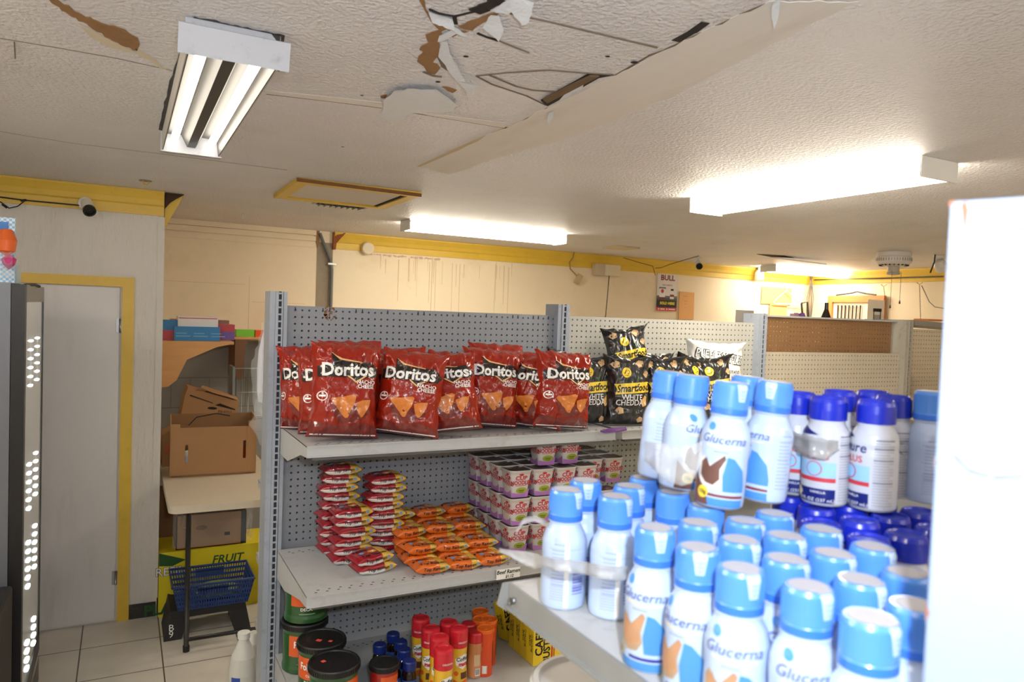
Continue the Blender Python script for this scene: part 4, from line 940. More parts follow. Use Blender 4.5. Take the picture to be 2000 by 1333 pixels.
for x, y, z, rz, lb in ((.043, -.52, 0, 20, 'large green coffee canister with black lid nearest the camera'), (.045, -.345, 0, -42, 'green coffee canister behind the nearest one, red stickers on its lid'), (.03, -.155, 0, -10, 'lower green coffee canister of the back left pair'), (.035, -.15, .176, -10, 'upper green coffee canister under the noodle shelf')):
    kg.put((x, y, SH3+z), (0, 0, math.radians(rz)), lb, 'coffee canister', 'green coffee canisters')
t2 = [o for o in bpy.data.objects if o.get('label', '').startswith('green coffee canister behind')][0]
G().box((-.012, -.02, .1715), (.006, -.006, .1722), M_stk).box((.03, -.012, .1715), (.042, .0, .1722), M_stk).build('price_sticker', t2)
t2 = [o for o in bpy.data.objects if o.get('label', '').startswith('large green coffee canister')][0]
G().box((-.03, .018, .1715), (-.017, .031, .1722), M_stk).build('price_sticker', t2)
t = canister('coffee_canister', .047, .145, M_fred, False, .02); t.location = (.205, -.53, SH3); t.rotation_euler = (0, 0, .25)
tag(t, 'small red coffee canister with black lid beside the green ones', 'coffee canister')
# blue lidded jars
M_bl = mat('blue_jar_lid', (24, 48, 128), .35, coat=.2); M_glass = mat('dark_jar_glass', (30, 22, 18), .12, coat=.5); M_bll = mat('blue_jar_label', (44, 88, 170), .4)
t = empty('coffee_jar')
prof = [(.022, 0), (.0245, .003), (.0245, .07), (.022, .08), (.0185, .085), (.0185, .09)]
g = G().disc(.022, 0, M_glass, 20, None, False).lathe(prof, M_glass, 28); g.decal(rect(-.06, .02, .06, .058), cyl_map(prof_r(prof), .0006), M_bll, .006)
g.decal(rect(-.008, .032, .012, .046), cyl_map(prof_r(prof), .001), mat('jar_gold', (176, 140, 90), .4), .006); g.build('jar', t)
G().lathe([(.0225, .088), (.0235, .09), (.0235, .114), (.021, .118), (.0005, .118)], M_bl, 28).build('lid', t)
kj = Kind(t)
jl = [((768, 1237), 'rearmost jar with blue lid'), ((742, 1258), 'leftmost jar with blue lid, behind the red canister'), ((783, 1252), 'blue lidded jar just in front of the rearmost'), ((790, 1268), 'blue lidded jar in the middle of its group'), ((770, 1287), 'blue lidded jar touching the red canister'), ((800, 1290), 'frontmost blue lidded jar with its blue label in view')]
for (px, py), lb in jl:
    p = onz(px, py, SH3+.118); kj.put((p.x, p.y, SH3), (0, 0, .4), lb, 'coffee jar', 'jars with blue lids')
# creamer bottles
M_cy = mat('yellow_creamer_sleeve', (232, 186, 44), .3, coat=.5); M_cr = mat('red_creamer_cap', (204, 34, 48), .3, coat=.3)
t = empty('creamer_bottle')
prof = [(.030, 0), (.0335, .004), (.034, .03), (.030, .07), (.029, .10), (.0315, .135), (.0315, .15)]
g = G().disc(.030, 0, M_cy, 20, None, False).lathe([(a, b, M_cy) for a, b in prof[:-1]]+[(.0315, .15, M_cr)], M_cy, 32); rf = prof_r(prof)
g.decal(poly([(-.026, .098), (-.024, .078), (0, .062), (.026, .078), (.028, .106), (.006, .114), (-.014, .108)]), cyl_map(rf, .0008), M_dwht, .008)
g.decal(text('Coffee', .0135, .0, .097, .02, .15, .9), cyl_map(rf, .0013), M_ink, .008); g.decal(text('mate', .0135, .002, .08, .05, .15, .9), cyl_map(rf, .0014), M_cr, .008)
g.decal(poly([(-.034, .0), (.034, .0), (.034, .02), (.01, .026), (-.01, .018), (-.034, .03)]), cyl_map(rf, .0008), mat('orange_print', (226, 96, 34), .35), .008)
g.decal(rect(-.008, .03, .02, .052), cyl_map(rf, .001), mat('brown_print', (96, 56, 34), .35, var=.3, vscale=60), .008)
g.decal(circ(-.024, .05, .008), cyl_map(rf, .001), mat('orange_print', (226, 96, 34), .35), .006)
g.build('bottle', t)
g = G().lathe([(.0315, .149), (.0325, .151), (.0325, .190), (.0305, .197), (.024, .200), (.0205, .199), (.019, .197), (.0005, .197)], M_cr, 32)
g.decal(text('ORIGINAL', .006, 0, .156, .01), cyl_map(lambda z: .0325, .0006), M_dwht, .008); g.build('cap', t)
kcm = Kind(t)
for (px, py), rz, lb in (((826, 1211), -30, 'rearmost creamer bottle with red cap, left row'), ((846, 1231), -30, 'second creamer bottle from the back in the left row'), ((863, 1248), -20, 'third creamer bottle from the back in the left row'), ((872, 1272), 6, 'frontmost creamer bottle with its heart logo in full view'), ((881, 1219), -10, 'rear creamer bottle of the right row'), ((901, 1231), 10, 'creamer bottle right behind the frontmost, logo visible')):
    p = onz(px, py, SH3+.197); kcm.put((p.x, p.y+.02, SH3), (0, 0, math.radians(rz)), lb, 'creamer bottle', 'yellow creamer bottles with red caps')
t = empty('creamer_bottle'); M_ct = mat('tan_creamer_sleeve', (206, 140, 92), .3, coat=.4)
pr2 = [(.024, 0), (.027, .003), (.027, .04), (.0255, .08), (.027, .125)]
g = G().disc(.024, 0, M_ct, 20, None, False).lathe(pr2, M_ct, 28); rf2 = prof_r(pr2)
g.decal(rect(-.014, .01, .004, .036), cyl_map(rf2, .0008), M_paper, .01)
for i in range(6): g.decal(rect(-.012+i*.0024, .014, -.0108+i*.0024, .034), cyl_map(rf2, .0012), M_ink, .02)
g.decal(rect(-.018, .045, .004, .085), cyl_map(rf2, .0008), mat('beige_print', (214, 188, 150), .4), .01)
g.decal(circ(.02, .1, .010, 14), cyl_map(rf2, .0008), M_dwht, .006); g.build('bottle', t)
G().lathe([(.027, .124), (.028, .126), (.028, .155), (.025, .16), (.0005, .161)], M_cr, 28).build('cap', t)
kct = Kind(t)
for (px, py), lb in (((913, 1220), 'small tan creamer bottle behind its twin'), ((926, 1236), 'small tan creamer bottle showing its barcode')):
    p = onz(px, py, SH3+.161); kct.put((p.x+.01, p.y+.01, SH3), (0, 0, .2), lb, 'creamer bottle', 'small tan creamer bottles')
# orange tubes
M_ot = mat('orange_tub', (222, 76, 24), .32, coat=.3); M_ol = mat('orange_lid', (238, 112, 34), .35)
t = empty('orange_canister'); rf3 = lambda z: .0295
g = G().disc(.0295, 0, M_ot, 24, None, False).lathe([(.0295, 0), (.0295, .156)], M_ot, 32)
g.decal(rect(.012, .035, .03, .12), cyl_map(rf3, .0007), mat('brown_print', (96, 56, 34), .35, var=.3, vscale=60), .006)
g.decal(rect(-.03, .012, -.012, .04), cyl_map(rf3, .0007), M_paper, .006)
for i in range(6): g.decal(rect(-.029, .0145+i*.004, -.013, .0165+i*.004), cyl_map(rf3, .0011), mat('grey_print', (120, 120, 120), .5), .02)
g.decal(rect(.018, .012, .025, .025), cyl_map(rf3, .0008), M_dwht, .006); g.build('tub', t)
G().lathe([(.0295, .154), (.031, .155), (.0315, .164), (.0295, .166), (.027, .163), (.01, .162), (.006, .164), (.0005, .164)], M_ol, 32).build('lid', t)
ko = Kind(t)
for (px, py), lb in (((937, 1199), 'rearmost orange canister with flat orange lid'), ((938, 1215), 'orange canister between the rearmost and the front one'), ((960, 1214), 'right orange canister with a dark picture on its side'), ((953, 1232), 'front orange canister with a white barcode')):
    p = onz(px, py, SH3+.164); ko.put((p.x+.012*(px < 939), p.y+.02, SH3), (0, 0, .3), lb, 'canister', 'orange canisters')
# yellow coffee bricks
M_cby = mat('yellow_coffee_pack', (236, 206, 32), .35, coat=.3); M_cbr = mat('red_pack_print', (190, 40, 36), .4)
t = empty('coffee_brick')
g = G().box((0, 0, 0), (.145, .044, .155), M_cby); f0 = lambda d: (lambda u, v: (u, -d, v)); f1 = lambda d: (lambda u, v: (-d, .044-u, v))
g.decal(text('CAFE', .030, .024, .085, .03, 0, 1, PI/2), f0(.0006), M_ink, .2); g.decal(text('BUSTELO', .027, .056, .078, .03, 0, .95, PI/2), f0(.0006), M_ink, .2)
g.decal(rect(.074, .004, .08, .15), f0(.0006), M_cbr, .2); g.decal(rect(.084, .004, .088, .15), f0(.0006), M_cbr, .2)
g.decal(text('CAFE', .012, .014, .085, .02, 0, 1, PI/2), f1(.0006), M_ink, .2); g.decal(text('BUSTELO', .011, .029, .08, .02, 0, 1, PI/2), f1(.0006), M_ink, .2)
o = g.build('pack', t, bevel=.003); o.name = 'pack'
kb = Kind(t); p = onz(1045, 1308, SH3)
for i, lb in enumerate(('yellow coffee brick at the front with black upright lettering', 'yellow coffee brick second from the front', 'yellow coffee brick third from the front', 'yellow coffee brick fourth from the front')):
    kb.put((.785, -.50+i*.049, SH3), (0, 0, math.radians(-3+i)), lb, 'coffee pack', 'yellow coffee bricks')
kb.put((.79, -.285, SH3+.004), (0, math.radians(-14), math.radians(20)), 'yellow coffee brick leaning askew at the back', 'coffee pack', 'yellow coffee bricks')

# ================================================================ NEAR SHELF WITH SHAKES
NZ = 1.3926
nx0, nx1, ny0, ny1 = -.068, .72, -3.05, -1.868
t = tag(empty('near_shelving_unit', (0, 0, 0)), 'near white metal shelf carrying the shake bottles, scratched grey front lip', 'shelving')
M_near = mat('scuffed_white_steel', (196, 194, 190), .45, 0, .4, var=.06, vscale=12, dirt=(140, 134, 126), dirt_scale=16, dirt_amt=.6); M_nearlip = mat('worn_grey_lip', (142, 142, 138), .5, var=.12, vscale=18)
g = G().box((nx0, ny0, NZ-.004), (nx1, ny1, NZ), M_near).box((nx0-.004, ny0, NZ-.034), (nx0, ny1, NZ+.001), M_nearlip).box((nx0-.010, ny0, NZ-.034), (nx0-.004, ny1, NZ-.03), M_nearlip)
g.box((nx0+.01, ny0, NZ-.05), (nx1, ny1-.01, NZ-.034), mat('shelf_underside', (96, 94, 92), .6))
g.build('shelf', t)
g = G().prism([(nx0-.012, ny1, NZ-.0), (nx0+.5, ny1, NZ), (nx0+.5, ny1, NZ-.07), (nx0+.03, ny1, NZ-.05), (nx0+.0, ny1, NZ-.045), (nx0-.02, ny1, NZ-.03)], (0, .004, 0), M_nearlip)
g.tube([(nx0-.006, ny1-.02, NZ-.018), (nx0-.012, ny1-.02, NZ-.018)], .005, M_metal); g.build('bracket', t)
g = G().box((nx0, -3.05, 1.055), (nx1, -1.62, 1.06), M_near); g.box((nx0-.004, -3.05, 1.02), (nx0, -1.62, 1.061), M_nearlip); g.build('shelf', t)
G().box((nx1, -3.05, 0), (nx1+.05, -1.62, 1.5), M_greyl).build('back_panel', t)
G().box((nx0+.05, -3.0, 0), (nx1, -1.66, .12), M_greyl).build('base', t)
# white end panel
ux, uy = .388, -.922; A = Vector((-.0703, -2.470, 0)); D_ = Vector((ux, uy, 0)); N_ = Vector((-uy, ux, 0))
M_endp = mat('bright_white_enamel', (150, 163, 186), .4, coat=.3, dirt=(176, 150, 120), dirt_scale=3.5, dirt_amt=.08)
o = empty('end_panel', (A.x, A.y, 0), math.atan2(uy, ux)); tag(o, 'tall white enamelled end panel rising at the right edge, chipped at its corner', 'panel')
g = G().box((0, .0, .0), (.6, .022, 1.863), M_endp); g.build('panel', o, bevel=.003)
M_rs = mat('rust_chip', (150, 96, 66), .8); M_rd = mat('dark_scratch', (120, 112, 112), .7)
g = G()
for pts in ([(.007, 1.86), (.010, 1.862), (.0115, 1.856), (.010, 1.835), (.0085, 1.85)], [(.03, 1.843), (.05, 1.845), (.052, 1.841), (.04, 1.840), (.032, 1.840)], [(.0, 1.858), (.004, 1.8628), (.0, 1.8628)], [(.012, 1.692), (.02, 1.684), (.02, 1.6825), (.011, 1.69)], [(.02, 1.6835), (.032, 1.681), (.032, 1.6795), (.02, 1.6815)], [(.034, 1.681), (.05, 1.684), (.05, 1.6825), (.034, 1.679)], [(.0, 1.69), (.002, 1.684), (.0, 1.68)], [(.0, 1.586), (.0025, 1.58), (.0, 1.574)]):
    g.prism([(a, -.0012, b) for a, b in pts], (0, .001, 0), M_rs if pts[0][1] > 1.85 or pts[0][1] < 1.6 else M_rd)
g.build('chipped_paint', o)

M_gb = mat('milky_bottle_white', (184, 202, 230), .3, coat=.4); M_gcap = mat('light_blue_cap', (84, 144, 228), .3, coat=.3); M_gseal = mat('foil_seal', (184, 180, 184), .45)
M_gblue = mat('light_blue_label', (76, 140, 208), .35); M_gtxt = mat('blue_script_ink', (50, 50, 140), .4); M_gyel = mat('swoosh_yellow', (244, 212, 130), .4); M_cream = mat('cream_splash', (176, 148, 118), .4, var=.35, vscale=40)
M_bar = mat('grey_blue_print', (150, 156, 196), .5); M_brown = mat('chocolate_print', (110, 74, 62), .4, var=.3, vscale=50); M_mar = mat('maroon_band', (130, 50, 48), .4); M_milk = mat('milk_print', (232, 220, 210), .4)
GH = .153
gprof = [(.0262, 0), (.0292, .003), (.030, .01), (.030, .045), (.0293, .06), (.030, .075), (.0297, .086), (.0268, .097), (.0222, .105), (.0205, .109), (.0203, .117)]
grf = prof_r(gprof)
def shake(variant):
    t = empty('shake_bottle'); F = lambda e: cyl_map(grf, e)
    g = G().disc(.0262, 0, M_gb, 24, None, False).lathe(gprof, M_gb, 36)
    g.lathe([(.0205, .110), (.0225, .1112), (.0205, .1125)], M_gb, 30)
    def front():
        g.decal(text('Glucerna', .0105, .0, .0835, .0, .25, 1.05), F(.0006), M_gtxt, .006)
        g.decal(poly([(-.020, .0765), (0, .0748), (.024, .0765), (.024, .0755), (0, .0735), (-.020, .0752)]), F(.0006), M_gyel, .006)
        g.decal(rect(-.010, .068, .008, .0695), F(.0005), M_bar, .006)
    if variant in ('vanilla', 'chocolate'):
        front(); ch = variant == 'chocolate'
        g.decal(poly([(.008, .064), (.016, .062), (.030, .048), (.034, .03), (.034, .022), (.006, .022), (.004, .04)]), F(.0005), M_gblue, .006)
        g.decal(rect(-.03, .003, .034, .0125), F(.0005), M_gblue, .006); g.decal(rect(-.012, .0145, .034, .0178), F(.0007), M_mar if ch else M_gtxt, .006)
        pts = [(-.028, .055), (-.022, .062), (-.018, .056), (-.010, .052), (.002, .066), (.006, .062), (.002, .045), (.004, .034), (-.002, .024), (-.016, .022), (-.026, .032)]
        g.decal(poly(pts), F(.0008), M_milk if ch else M_cream, .006)
        g.decal(poly([(-.024, .054), (-.018, .060), (-.012, .05), (.004, .066), (.006, .061), (.0, .048), (.001, .036), (-.006, .028), (-.016, .03), (-.024, .038)]), F(.0011), M_brown if ch else mat('almond_print', (186, 140, 104), .4, var=.2, vscale=60), .006)
        if ch: g.decal(poly([(-.034, .003), (-.010, .003), (-.014, .022), (-.022, .028), (-.034, .04)]), F(.0009), M_brown, .006)
        g.decal(circ(-.018 if ch else -.03, .018, .0075, 16), F(.0012), M_pyel, .005); g.decal(text('10g', .005, -.018 if ch else -.03, .018, .02), F(.0016), M_ink, .006)
        g.decal(circ(-.016, .098, .005, 12), F(.0006), M_gblue, .005)
        off = .062
    else: off = 0
    # nutrition panel and barcode
    for i in range(14):
        z = .078-i*.0045; 
        if variant == 'back' and z < .03: break
        g.decal(rect(off-.02, z, off-.004 if i % 3 else off+.0, z+.0011), F(.0005), M_bar, .008)
    for i in range(5): g.decal(rect(off-.017, .086+i*.0018, off-.002-.002*i, .0866+i*.0018), F(.0005), M_gtxt if i == 0 else M_bar, .008)
    g.decal(rect(off-.024, .0565, off+.03, .0572), F(.0005), M_bar, .008); g.decal(rect(off-.024, .08, off+.02, .0806), F(.0005), M_bar, .008)
    if variant == 'back':
        for i in range(9): g.decal(rect(.008, .022+i*.0036, .024, .022+i*.0036+(.0024 if i % 3 else .0013)), F(.0006), mat('barcode_blue', (96, 100, 176), .5), .008)
        for i in range(9): g.decal(rect(-.022, .014+i*.0034, -.001, .0148+i*.0034), F(.0005), M_bar, .008)
        g.decal(rect(-.003, .0, .003, .088), F(.0004), M_dwht, .008)
    g.build('bottle', t)
    g = G().lathe([(.0215, .1135), (.0226, .1145), (.0226, .1215)], mat('cap_ring_blue', (56, 116, 222), .35), 40).lathe([(.0226, .1215), (.0219, .1228), (.0222, .124), (.0216, .1495), (.0200, GH), (.0165, GH), (.016, GH-.0008), (.0005, GH-.0008)], M_gcap, 40)
    for i in range(44): g.box((.0218, -.0005, .126), (.0224, .0005, .147), M_gcap, Matrix.Rotation(2*PI*i/44, 4, 'Z') @ Matrix.Rotation(0, 4, 'X'))
    g.build('cap', t)
    g = G().disc(.0168, GH+.0003, M_gseal, 30)
    cm = lambda u, v: ((.0229 if v < .001 else .0227)*math.cos(.3+u/.022), .0229*math.sin(.3+u/.022), GH-.0005+v) if v < .0005 else (.0, 0, 0)
    g.prism([(.010, -.009, GH+.0003), (.0205, -.007, GH+.0004), (.0205, .007, GH+.0004), (.010, .009, GH+.0003)], (0, 0, .0004), M_gseal)
    vs = []; 
    for j in range(6):
        for i in range(7):
            w_ = .34-.03*j; a_ = -w_+2*w_*i/6; z = GH-.001-.0042*j; rr_ = .0206+.0026*min(1, j/1.0) if j == 0 else .0230-.0*j; vs.append((rr_*math.cos(a_), rr_*math.sin(a_), z))
    g.add(vs, [(j*7+i, j*7+i+1, (j+1)*7+i+1, (j+1)*7+i) for j in range(5) for i in range(6)], mat('foil_tab', (180, 204, 232), .4), True)
    for j in range(3): g.prism([(.0233, -.0055+.001*j, GH-.008-.0045*j), (.0235, 0, GH-.010-.0045*j), (.0233, .0055-.001*j, GH-.008-.0045*j), (.0235, 0, GH-.0092-.0045*j)], (.0004, 0, 0), M_gcap)
    o = g.build('foil_seal', t); o.rotation_euler = (0, 0, -.85)
    return t
KB = {v: Kind(shake(v)) for v in ('vanilla', 'chocolate', 'back')}
def face(p, extra=0.):    # turn that points the -y side at the camera
    return math.atan2(CAM.y-p[1], CAM.x-p[0])+PI/2+math.radians(extra)
def relax(P, d, fixed=()):
    P = [Vector((p[0], p[1])) for p in P]
    for _ in range(60):
        for i in range(len(P)):
            for j in range(i):
                v = P[i]-P[j]; L_ = v.length
                if L_ < d and L_ > 1e-6: q = v*((d-L_)/L_/2); P[i] += q; P[j] -= q
    return P
row1 = [(1106.7, 956.8, 'back', 8), (1202.5, 969.8, 'back', 14), (1144, 939, 'back', -30), (1230, 950, 'back', 10), (1259, 934, 'back', 40), (1314.5, 961.7, 'back', 60), (1290, 1030, 'vanilla', -24), (1366.5, 1069, 'vanilla', -34), (1366.5, 1021.8, 'vanilla', 20), (1379, 988, 'vanilla', 60),
        (1447, 1110, 'vanilla', -8), (1447, 1055, 'vanilla', 10), (1448.9, 1017.5, 'vanilla', 30), (1523.6, 1004.6, 'vanilla', 40), (1535, 1046.3, 'vanilla', 15), (1535, 1092, 'vanilla', 25), (1609.8, 1034.8, 'vanilla', 30), (1629.9, 1080.7, 'vanilla', 20), (1581, 1145.4, 'vanilla', 6), (1701.7, 1069, 'vanilla', 20),
        (1681.6, 1134, 'vanilla', 15), (1770.7, 1119.5, 'vanilla', 60), (1704.6, 1205.7, 'vanilla', 18), (1782, 1182.8, 'vanilla', 70)]
lab1 = ['light blue capped shake bottle at the far left, barcode label to the front', 'barcode-side shake bottle standing second from the left edge', 'shake bottle peeking behind the leftmost one', 'shake bottle directly behind the second barcode-side one', 'shake bottle at the rear, under the left of the top chocolate pack', 'shake bottle just under the tilted chocolate pack', 'vanilla shake bottle right of the two barcode-side ones', 'vanilla shake bottle between the leftmost vanilla and the large round-shouldered one',
        'light blue capped bottle in the second line, behind the second vanilla one', 'bottle squeezed below the chocolate pack, centre', 'large vanilla shake bottle whose script name reads fully, left of centre front', 'capped bottle directly behind the large centre-left vanilla one', 'capped bottle in the third line, below the front chocolate bottle', 'capped bottle in the rear line left of the dark blue caps', 'capped bottle in the middle of the field, third line', 'capped bottle behind the biggest front vanilla one',
        'capped bottle bordering the front dark blue caps, left', 'capped bottle in the middle of the right half', 'biggest front vanilla shake bottle, script name at the bottom centre', 'capped bottle bordering the dark blue caps, right', 'capped bottle with its seal slightly lifted, right of centre', 'half shaded capped bottle by the white end panel, farther one', 'nearest shake bottle at the bottom right, large pale seal', 'half shaded capped bottle by the white end panel, nearer one']
P1 = [onz(px, py, NZ+GH) for px, py, *_ in row1]
ens1 = [(1545, 967), (1601, 990), (1601, 1020), (1660, 986), (1676, 1015), (1693, 1050), (1716, 977), (1739, 1006), (1769, 1042), (1788, 999), (1818, 1030)]
EH = .1426
P2 = [onz(px, py, NZ+EH) for px, py in ens1]
allP = relax([(p.x, p.y) for p in P1]+[(p.x, p.y) for p in P2], .0602)
for i, (px, py, v, ex) in enumerate(row1):
    q = allP[i]; KB[v].put((q.x, q.y, NZ+.0006), (0, 0, face(q, ex)), lab1[i], 'bottle', 'light blue capped shake bottles')
# dark blue capped shakes
M_ecap = mat('dark_blue_cap', (22, 40, 176), .28, coat=.4); M_navy = mat('navy_label', (16, 30, 110), .35); M_ewht = mat('bottle_white', (196, 198, 206), .32, coat=.3); M_elb = mat('pale_blue_label', (150, 196, 232), .4); M_ered = mat('red_band', (200, 56, 64), .4)
EH2 = .1426
eprof = [(0.0271, 0.0), (0.0295, 0.0028), (0.03, 0.0075), (0.03, 0.0703), (0.0291, 0.0797), (0.0295, 0.0872), (0.0281, 0.0976), (0.0241, 0.1051), (0.0222, 0.1079), (0.0222, 0.1135)]; erf = prof_r(eprof)
def ensure():
    t = empty('shake_bottle'); F = lambda e: (lambda c: lambda u, v: c(u, v*.938))(cyl_map(erf, e))
    g = G().disc(.0275, 0, M_ewht, 24, None, False).lathe(eprof, M_ewht, 36)
    g.decal(rect(-.040, .004, .016, .024), F(.0005), M_navy, .006); g.decal(rect(-.040, .034, .016, .040), F(.0005), M_ered, .006); g.decal(rect(-.040, .040, .016, .062), F(.0005), M_elb, .006)
    g.decal(circ(-.012, .052, .0105, 20), F(.0009), M_ered, .005); g.decal(circ(-.012, .052, .0092, 20), F(.0012), M_elb, .005)
    g.decal(text('Ensure', .0135, -.016, .086, .012, .1, 1.0), F(.0006), M_navy, .006); g.decal(text('PLUS', .009, -.008, .070, .015, 0, 1.05), F(.0006), M_ered, .006)
    g.decal(poly([(-.04, .105), (-.03, .11), (-.008, .1), (-.04, .098)]), F(.0005), M_navy, .006)
    g.decal(text('VANILLA', .0035, -.006, .019, .005), F(.0009), M_dwht, .01); g.decal(text('8 FL OZ (237 mL)', .0045, -.008, .008, .005), F(.0009), M_dwht, .01)
    for k in range(5): g.decal(circ(-.036+.004*math.cos(k*2*PI/5), .016+.004*math.sin(k*2*PI/5), .0035, 8), F(.0009), mat('cream_flower', (236, 222, 196), .5), .01)
    for i in range(24):
        z = .098-i*.0039; g.decal(rect(.020, z, .046-(.006 if i % 4 == 1 else 0), z+.0015), F(.0005), mat('nutrition_grey', (168, 168, 178), .5) if i not in (0, 3, 7, 15) else mat('nutrition_dark', (96, 96, 124), .5), .01)
    g.build('bottle', t)
    g = G().lathe([(.0234, .1125), (.0244, .113), (.0244, .126), (.0239, .136), (.0222, .1408), (.0205, EH2), (.0195, EH2-.001), (.0185, EH2-.003), (.0005, EH2-.003)], M_ecap, 40)
    g.build('cap', t); return t
KE = Kind(ensure())
lab2 = ['dark blue cap of the lower layer, far left beneath the upper bottles', 'lower dark blue cap under the front upper bottle', 'lower dark blue cap just behind the light blue front', 'lower dark blue cap below the second upper bottle', 'lower dark blue cap in the centre of its field', 'lower dark blue cap at the front of its field', 'lower dark blue cap beneath the third upper bottle', 'lower dark blue cap, right part of its field', 'lower dark blue capped bottle nearest, with white neck showing', 'lower dark blue cap in the shade at the rear right', 'lower dark blue cap in the shade next to the white panel']
for i, q in enumerate(allP[len(P1):]):
    KE.put((q.x, q.y, NZ+.0006), (0, 0, face(q, 10)), lab2[i].replace('dark blue cap ', 'dark blue capped bottle '), 'bottle', 'dark blue capped shake bottles')
E2 = [((1628.7, 776), -4, 'upper front dark blue capped shake bottle with name and plus in view'), ((1697, 781), -38, 'upper dark blue capped bottle second from left, nutrition panel shown'), ((1746, 773), -40, 'upper dark blue capped bottle third, by the right gap'), ((1565, 767), 6, 'upper dark blue capped bottle behind the light blue chocolate pack'), ((1640, 763), 0, 'upper rear dark blue capped bottle seen over the front one'), ((1706, 764), 0, 'upper rear dark blue capped bottle, right')]
ZE = NZ+EH+.002
PE = [onz(px, py, ZE+EH2) for (px, py), *_ in E2]; PE = relax([(p.x, p.y) for p in PE], .0585)
for q, (_, ex, lb) in zip(PE, E2): KE.put((q.x, q.y, ZE), (0, 0, face(q, ex)), lb, 'bottle', 'dark blue capped shake bottles')
# tilted pack of chocolate shakes on top
ZG = NZ+GH+.0035
T2 = [((1284, 930), 'back', 20, 'tilted light blue capped bottle at the left end of the top pack'), ((1328, 950), 'chocolate', 50, 'second tilted chocolate shake bottle of the top pack'), ((1402, 985), 'chocolate', -6, 'front tilted chocolate shake bottle with yellow badge and full name'), ((1487, 974), 'chocolate', -55, 'right tilted chocolate shake bottle with the maroon stripe'), ((1436, 948), 'chocolate', 30, 'tilted bottle at the back of the top pack, only its cap showing')]
PG = relax([(lambda p: (p.x, p.y))(onz(px, py, ZG)) for (px, py), *_ in T2], .0602)
fx = Vector((_f.x, _f.y, 0)).normalized()
for q, (_, v, ex, lb) in zip(PG, T2):
    R_ = Matrix.Rotation(math.radians(4.2), 4, fx) @ Matrix.Rotation(face(q, ex), 4, 'Z')
    KB[v].put((q.x, q.y, ZG), R_.to_euler(), lb, 'bottle', 'light blue capped shake bottles')
q = onz(1822, 748, ZG+GH); KB['back'].put((q.x, q.y, ZE), (0, 0, face(q, 30)), 'shaded bottle standing tall right beside the white end panel', 'bottle', 'light blue capped shake bottles')
# plastic bands
def ribbon(pts, label, m=M_strap, parent=None):
    """pts: (px, py_top, py_bottom, depth) sampled on the photograph"""
    g = G(); vs = []; n = 0
    def at(px, py, dep): d = _r2*((px-1000)/FPX)-_u2*((py-666.5)/FPX)+_f; return CAM+d*dep
    fine = []
    for a, b in zip(pts[:-1], pts[1:]):
        for k in range(4): f = k/4; fine.append([x*(1-f)+y*f for x, y in zip(a, b)])
    fine.append(list(pts[-1]))
    for i, (px, y0, y1, dp) in enumerate(fine):
        for j in range(5):
            f = j/4; vs.append(tuple(at(px, y0*(1-f)+y1*f, dp+.006*noise.noise(Vector((i*.5, j*.7, 3)))+.004*math.sin(f*PI))))
    k = len(fine)
    g.add(vs, [(i*5+j, i*5+j+1, (i+1)*5+j+1, (i+1)*5+j) for i in range(k-1) for j in range(4)], m, True)
    o = g.build('plastic_band'); md = o.modifiers.new('thickness', 'SOLIDIFY'); md.thickness = .0004
    return tag(o, label, 'plastic band')
dE = .984
ribbon([(1540, 838, 862, dE+.03), (1560, 848, 885, dE-.0), (1585, 853, 893, dE-.035), (1612, 858, 899, dE-.04), (1636, 862, 882, dE-.03), (1655, 862, 874, dE+.01), (1680, 856, 873, dE-.005), (1705, 847, 866, dE-.01), (1730, 860, 872, dE+.03), (1765, 866, 890, dE+.03), (1800, 876, 900, dE+.04), (1835, 888, 906, dE+.04)], 'grey translucent plastic band sagging across the upper dark blue capped bottles')
ribbon([(975, 1072, 1078, .95), (1000, 1076, 1090, .94), (1025, 1078, 1104, .935), (1045, 1082, 1112, .925), (1062, 1088, 1108, .90), (1085, 1092, 1116, .868), (1110, 1094, 1120, .862), (1140, 1098, 1122, .872), (1170, 1104, 1130, .835), (1200, 1108, 1134, .83), (1228, 1106, 1134, .845)], 'clear plastic band round the two barcode-side bottles, sticking out to the left')
ribbon([(1012, 1058, 1062, .96), (1008, 1036, 1044, .95), (1022, 1014, 1024, .945), (1045, 1008, 1018, .94), (1062, 1016, 1028, .93), (1072, 1022, 1032, .91)], 'loose loop of torn clear plastic at the far left bottle')
dG = .862
ribbon([(1258, 862, 900, dG+.05), (1285, 866, 925, dG-.005), (1305, 868, 940, dG-.0), (1330, 872, 950, dG-.02), (1350, 870, 945, dG-.025), (1372, 862, 900, dG-.03)], 'clear plastic band on the tilted top pack of chocolate shakes', mat('thin_clear_band', (205, 203, 198), .15, alpha=.35, bump=.5, bscale=25))
# round white tub below
t = empty('white_tub', (.125, -1.80, 1.061)); tag(t, 'round white plastic tub on the level below the shake bottles', 'tub')
G().lathe([(.075, 0), (.08, .005), (.092, .10), (.098, .102), (.1, .112), (.097, .118)], M_white, 44).build('tub', t)
G().lathe([(.097, .116), (.094, .120), (.086, .120), (.082, .112), (.04, .111), (.0005, .111)], mat('tub_lid', (206, 202, 196), .45), 44).build('lid', t)
# ================================================================ LEFT SIDE
TZ = .76
